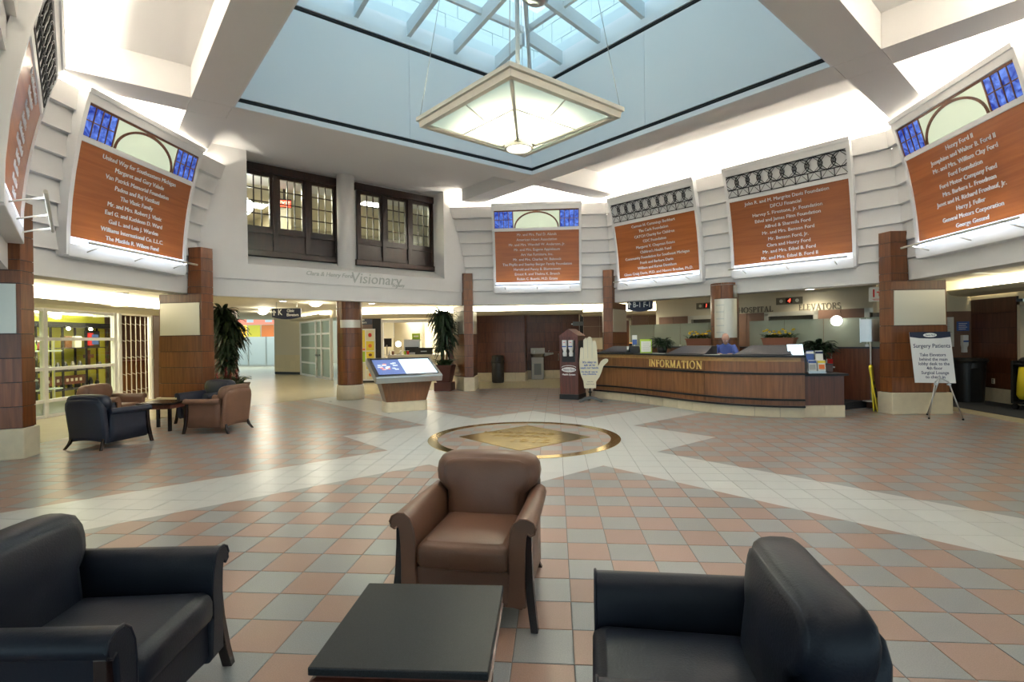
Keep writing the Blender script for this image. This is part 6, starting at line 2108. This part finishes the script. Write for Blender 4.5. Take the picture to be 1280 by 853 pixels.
for q in range(5):
    for r in range(5): mk('wall_tile', B(1.6 + q * .5 + .004, 1.6 + (q + 1) * .5 - .004, 3.98, 4.0, 1.0 + r * .32 + .004, 1.0 + (r + 1) * .32 - .004), 'cafe_tile', cf, f8.at(0), (0, 0, f8.rz))
cl = area('coffee_lamp', f8.at(2.4, 2.2, 2.72), (0, 0, -1), 2.2, 1.4, 120, (1.0, .93, .78))
t = thing('coffee_ceiling_light', 'square lit ceiling panel inside the coffee counter room', 'ceiling light', f8.at(2.4, 2.2, 2.78), f8.rz)
mk('diffuser', B(-.9, .9, -.5, .5, 0, .03), 'lamp_bowl', t); mk('frame', B(-.95, .95, -.55, -.5, -.01, .07).box(-.95, .95, .5, .55, -.01, .07), 'white_enamel', t)
t = thing('coffee_bar', 'pale serving counter of the coffee bar', 'counter', f8.at(2.4, 1.0), f8.rz)
mk('body', B(-1.3, 1.4, -.3, .3, 0, .98), 'cafe_tile', t); mk('top', B(-1.35, 1.45, -.36, .36, .98, 1.02), 'white_enamel', t)
t = thing('food_picture', 'large picture of a sandwich on the coffee bar wall', 'picture', f8.at(.95, 3.96, 1.72), f8.rz)
mk('frame', B(-.36, .36, -.03, 0, 0, .95), 'white_enamel', t)
mk('dark_field', B(-.33, .33, -.035, -.03, .03, .92), 'bronze_letter', t)
mk('bread', MB().ball((0, -.04, .46), .28, .012, .15, 12, 8).ball((.03, -.045, .30), .27, .012, .10, 12, 8), 'terracotta', t)
mk('filling', MB().ball((0, -.05, .38), .27, .01, .05, 12, 6), 'orange_print', t)
mk('lettuce', MB().ball((0, -.055, .24), .26, .01, .04, 12, 6), 'green_print', t)
t = thing('cash_monitor', 'black till monitor on the coffee bar', 'monitor', f8.at(.98, 1.10, 1.02), f8.rz)
mk('screen', B(-.18, .18, -.02, .02, .32, .66), 'black_plastic', t, rot=(R(-8), 0, 0)); mk('arm', B(-.02, .02, 0, .03, .02, .40), 'steel', t); mk('base', B(-.10, .10, -.08, .08, 0, .02), 'steel', t)
t = thing('coffee_machine', 'boxy steel coffee machine on the coffee bar', 'coffee machine', f8.at(2.02, 1.1, 1.02), f8.rz)
mk('body', B(-.3, .35, -.2, .22, 0, .55), 'steel', t, bevel=.01); mk('grill', B(-.25, .3, -.21, -.2, .08, .3), 'black_plastic', t); mk('cup_rail', B(-.3, .35, -.2, .2, .56, .60), 'steel', t)
t = thing('green_sign', 'small bright green card on the steel coffee machine', 'sign', f8.at(2.2, 1.0, 1.62), f8.rz)
mk('card', B(-.16, .16, -.01, .01, 0, .24), 'green_print', t); mk('mark', B(-.1, .1, -.014, -.01, .10, .16), 'white_print', t)
t = thing('desk_lamp', 'small glowing round lamp on the coffee bar', 'lamp', f8.at(1.45, 1.1, 1.02), f8.rz)
mk('globe', MB().ball((0, 0, .42), .12), 'lamp_bowl', t); mk('stem', MB().tube([(0, 0, 0), (.12, 0, .1), (.12, .0, .3), (0, 0, .42)], .012), 'black_plastic', t); mk('base', MB().lathe([(.08, 0), (.08, .02)], 12), 'black_plastic', t)
t = thing('dark_tray', 'dark tray standing at the end of the coffee bar', 'tray', f8.at(2.55, .78, 1.02), f8.rz)
mk('tray', B(-.35, .35, -.05, .0, 0, .26), 'black_plastic', t, rot=(R(-12), 0, 0)); mk('handle', B(-.12, .12, -.07, -.05, .10, .14), 'steel', t)
for q, (x, mm) in enumerate(((1.16, 'white_print'), (1.30, 'terracotta'), (1.62, 'white_print'), (1.78, 'green_print'), (1.90, 'red_print'))):
    t = thing('cup', ['first white cup', 'clay coloured cup', 'second white cup', 'green jar', 'red jar'][q] + ' along the edge of the coffee bar', 'cup', f8.at(x, .80, 1.02), 0, 'cups on the coffee bar')
    mk('body', MB().lathe([(.04, 0), (.05, .14), (.045, .14), (.036, .02)], 12), mm, t); mk('lid', MB().lathe([(.052, .14), (.05, .16), (.01, .165)], 12), 'white_enamel', t)
t = thing('poster_board', 'tall white board of colourful food posters behind the round wooden column', 'notice board', f8.at(.42, -.10), f8.rz)
mk('board', B(-.42, .42, -.03, .03, .06, 2.05), 'white_enamel', t)
mk('foot', B(-.40, .40, -.10, .10, 0, .06), 'black_plastic', t)
for q, (x0, x1, z0_, z1_, mm) in enumerate(((-.38, .03, 1.32, 2.0, 'yellow_print'), (-.38, .03, 1.22, 1.30, 'orange_print'), (-.38, .03, .78, 1.18, 'green_print'), (-.38, .03, .12, .74, 'cream_board'), (.07, .38, 1.62, 2.0, 'cream_board'), (.07, .38, 1.22, 1.58, 'yellow_print'), (.07, .38, .92, 1.18, 'yellow_print'), (.07, .38, .50, .88, 'yellow_print'), (.07, .38, .12, .46, 'cream_board'))):
    ps = mk('poster', B(x0, x1, -.036, -.03, z0_, z1_), mm, t)
    xc, zc = (x0 + x1) / 2, (z0_ + z1_) / 2
    mk('picture', MB().ball((xc, -.037, zc), (x1 - x0) * .22, .004, (z1_ - z0_) * .22, 10, 6), ('terracotta', 'red_print', 'orange_print')[q % 3], ps)
t = thing('wall_sign', 'navy wall sign reading Clinic Elevators behind the round wooden column', 'sign', f8.at(.28, -.005, 2.22), f8.rz)
mk('board', B(-.58, .42, -.02, 0, 0, .28), 'navy_sign', t)
for s_, z in (('Clinic', .19), ('Elevators', .08)): mk('lettering', letters(s_, .115, .002, .003), 'white_print', t, (0, -.023, z))

# ---- up-lights that warm the column foot behind the desk
t = thing('uplight', 'amber up-light on the low wall beside the metal directory column', 'lamp', FNE.at(3.36, .28, 1.32), FNE.rz)
mk('housing', MB().lathe([(.05, 0), (.05, .10)], 12), 'black_plastic', t); mk('lens', MB().lathe([(.045, .10), (.045, .105)], 12, sm=False), 'amber_glow', t)
t = thing('uplight', 'amber up-light on the low wall behind the column at the near end of the desk', 'lamp', FNE.at(.62, .10, 1.32), FNE.rz)
mk('housing', MB().lathe([(.05, 0), (.05, .10)], 12), 'black_plastic', t); mk('lens', MB().lathe([(.045, .10), (.045, .105)], 12, sm=False), 'amber_glow', t)
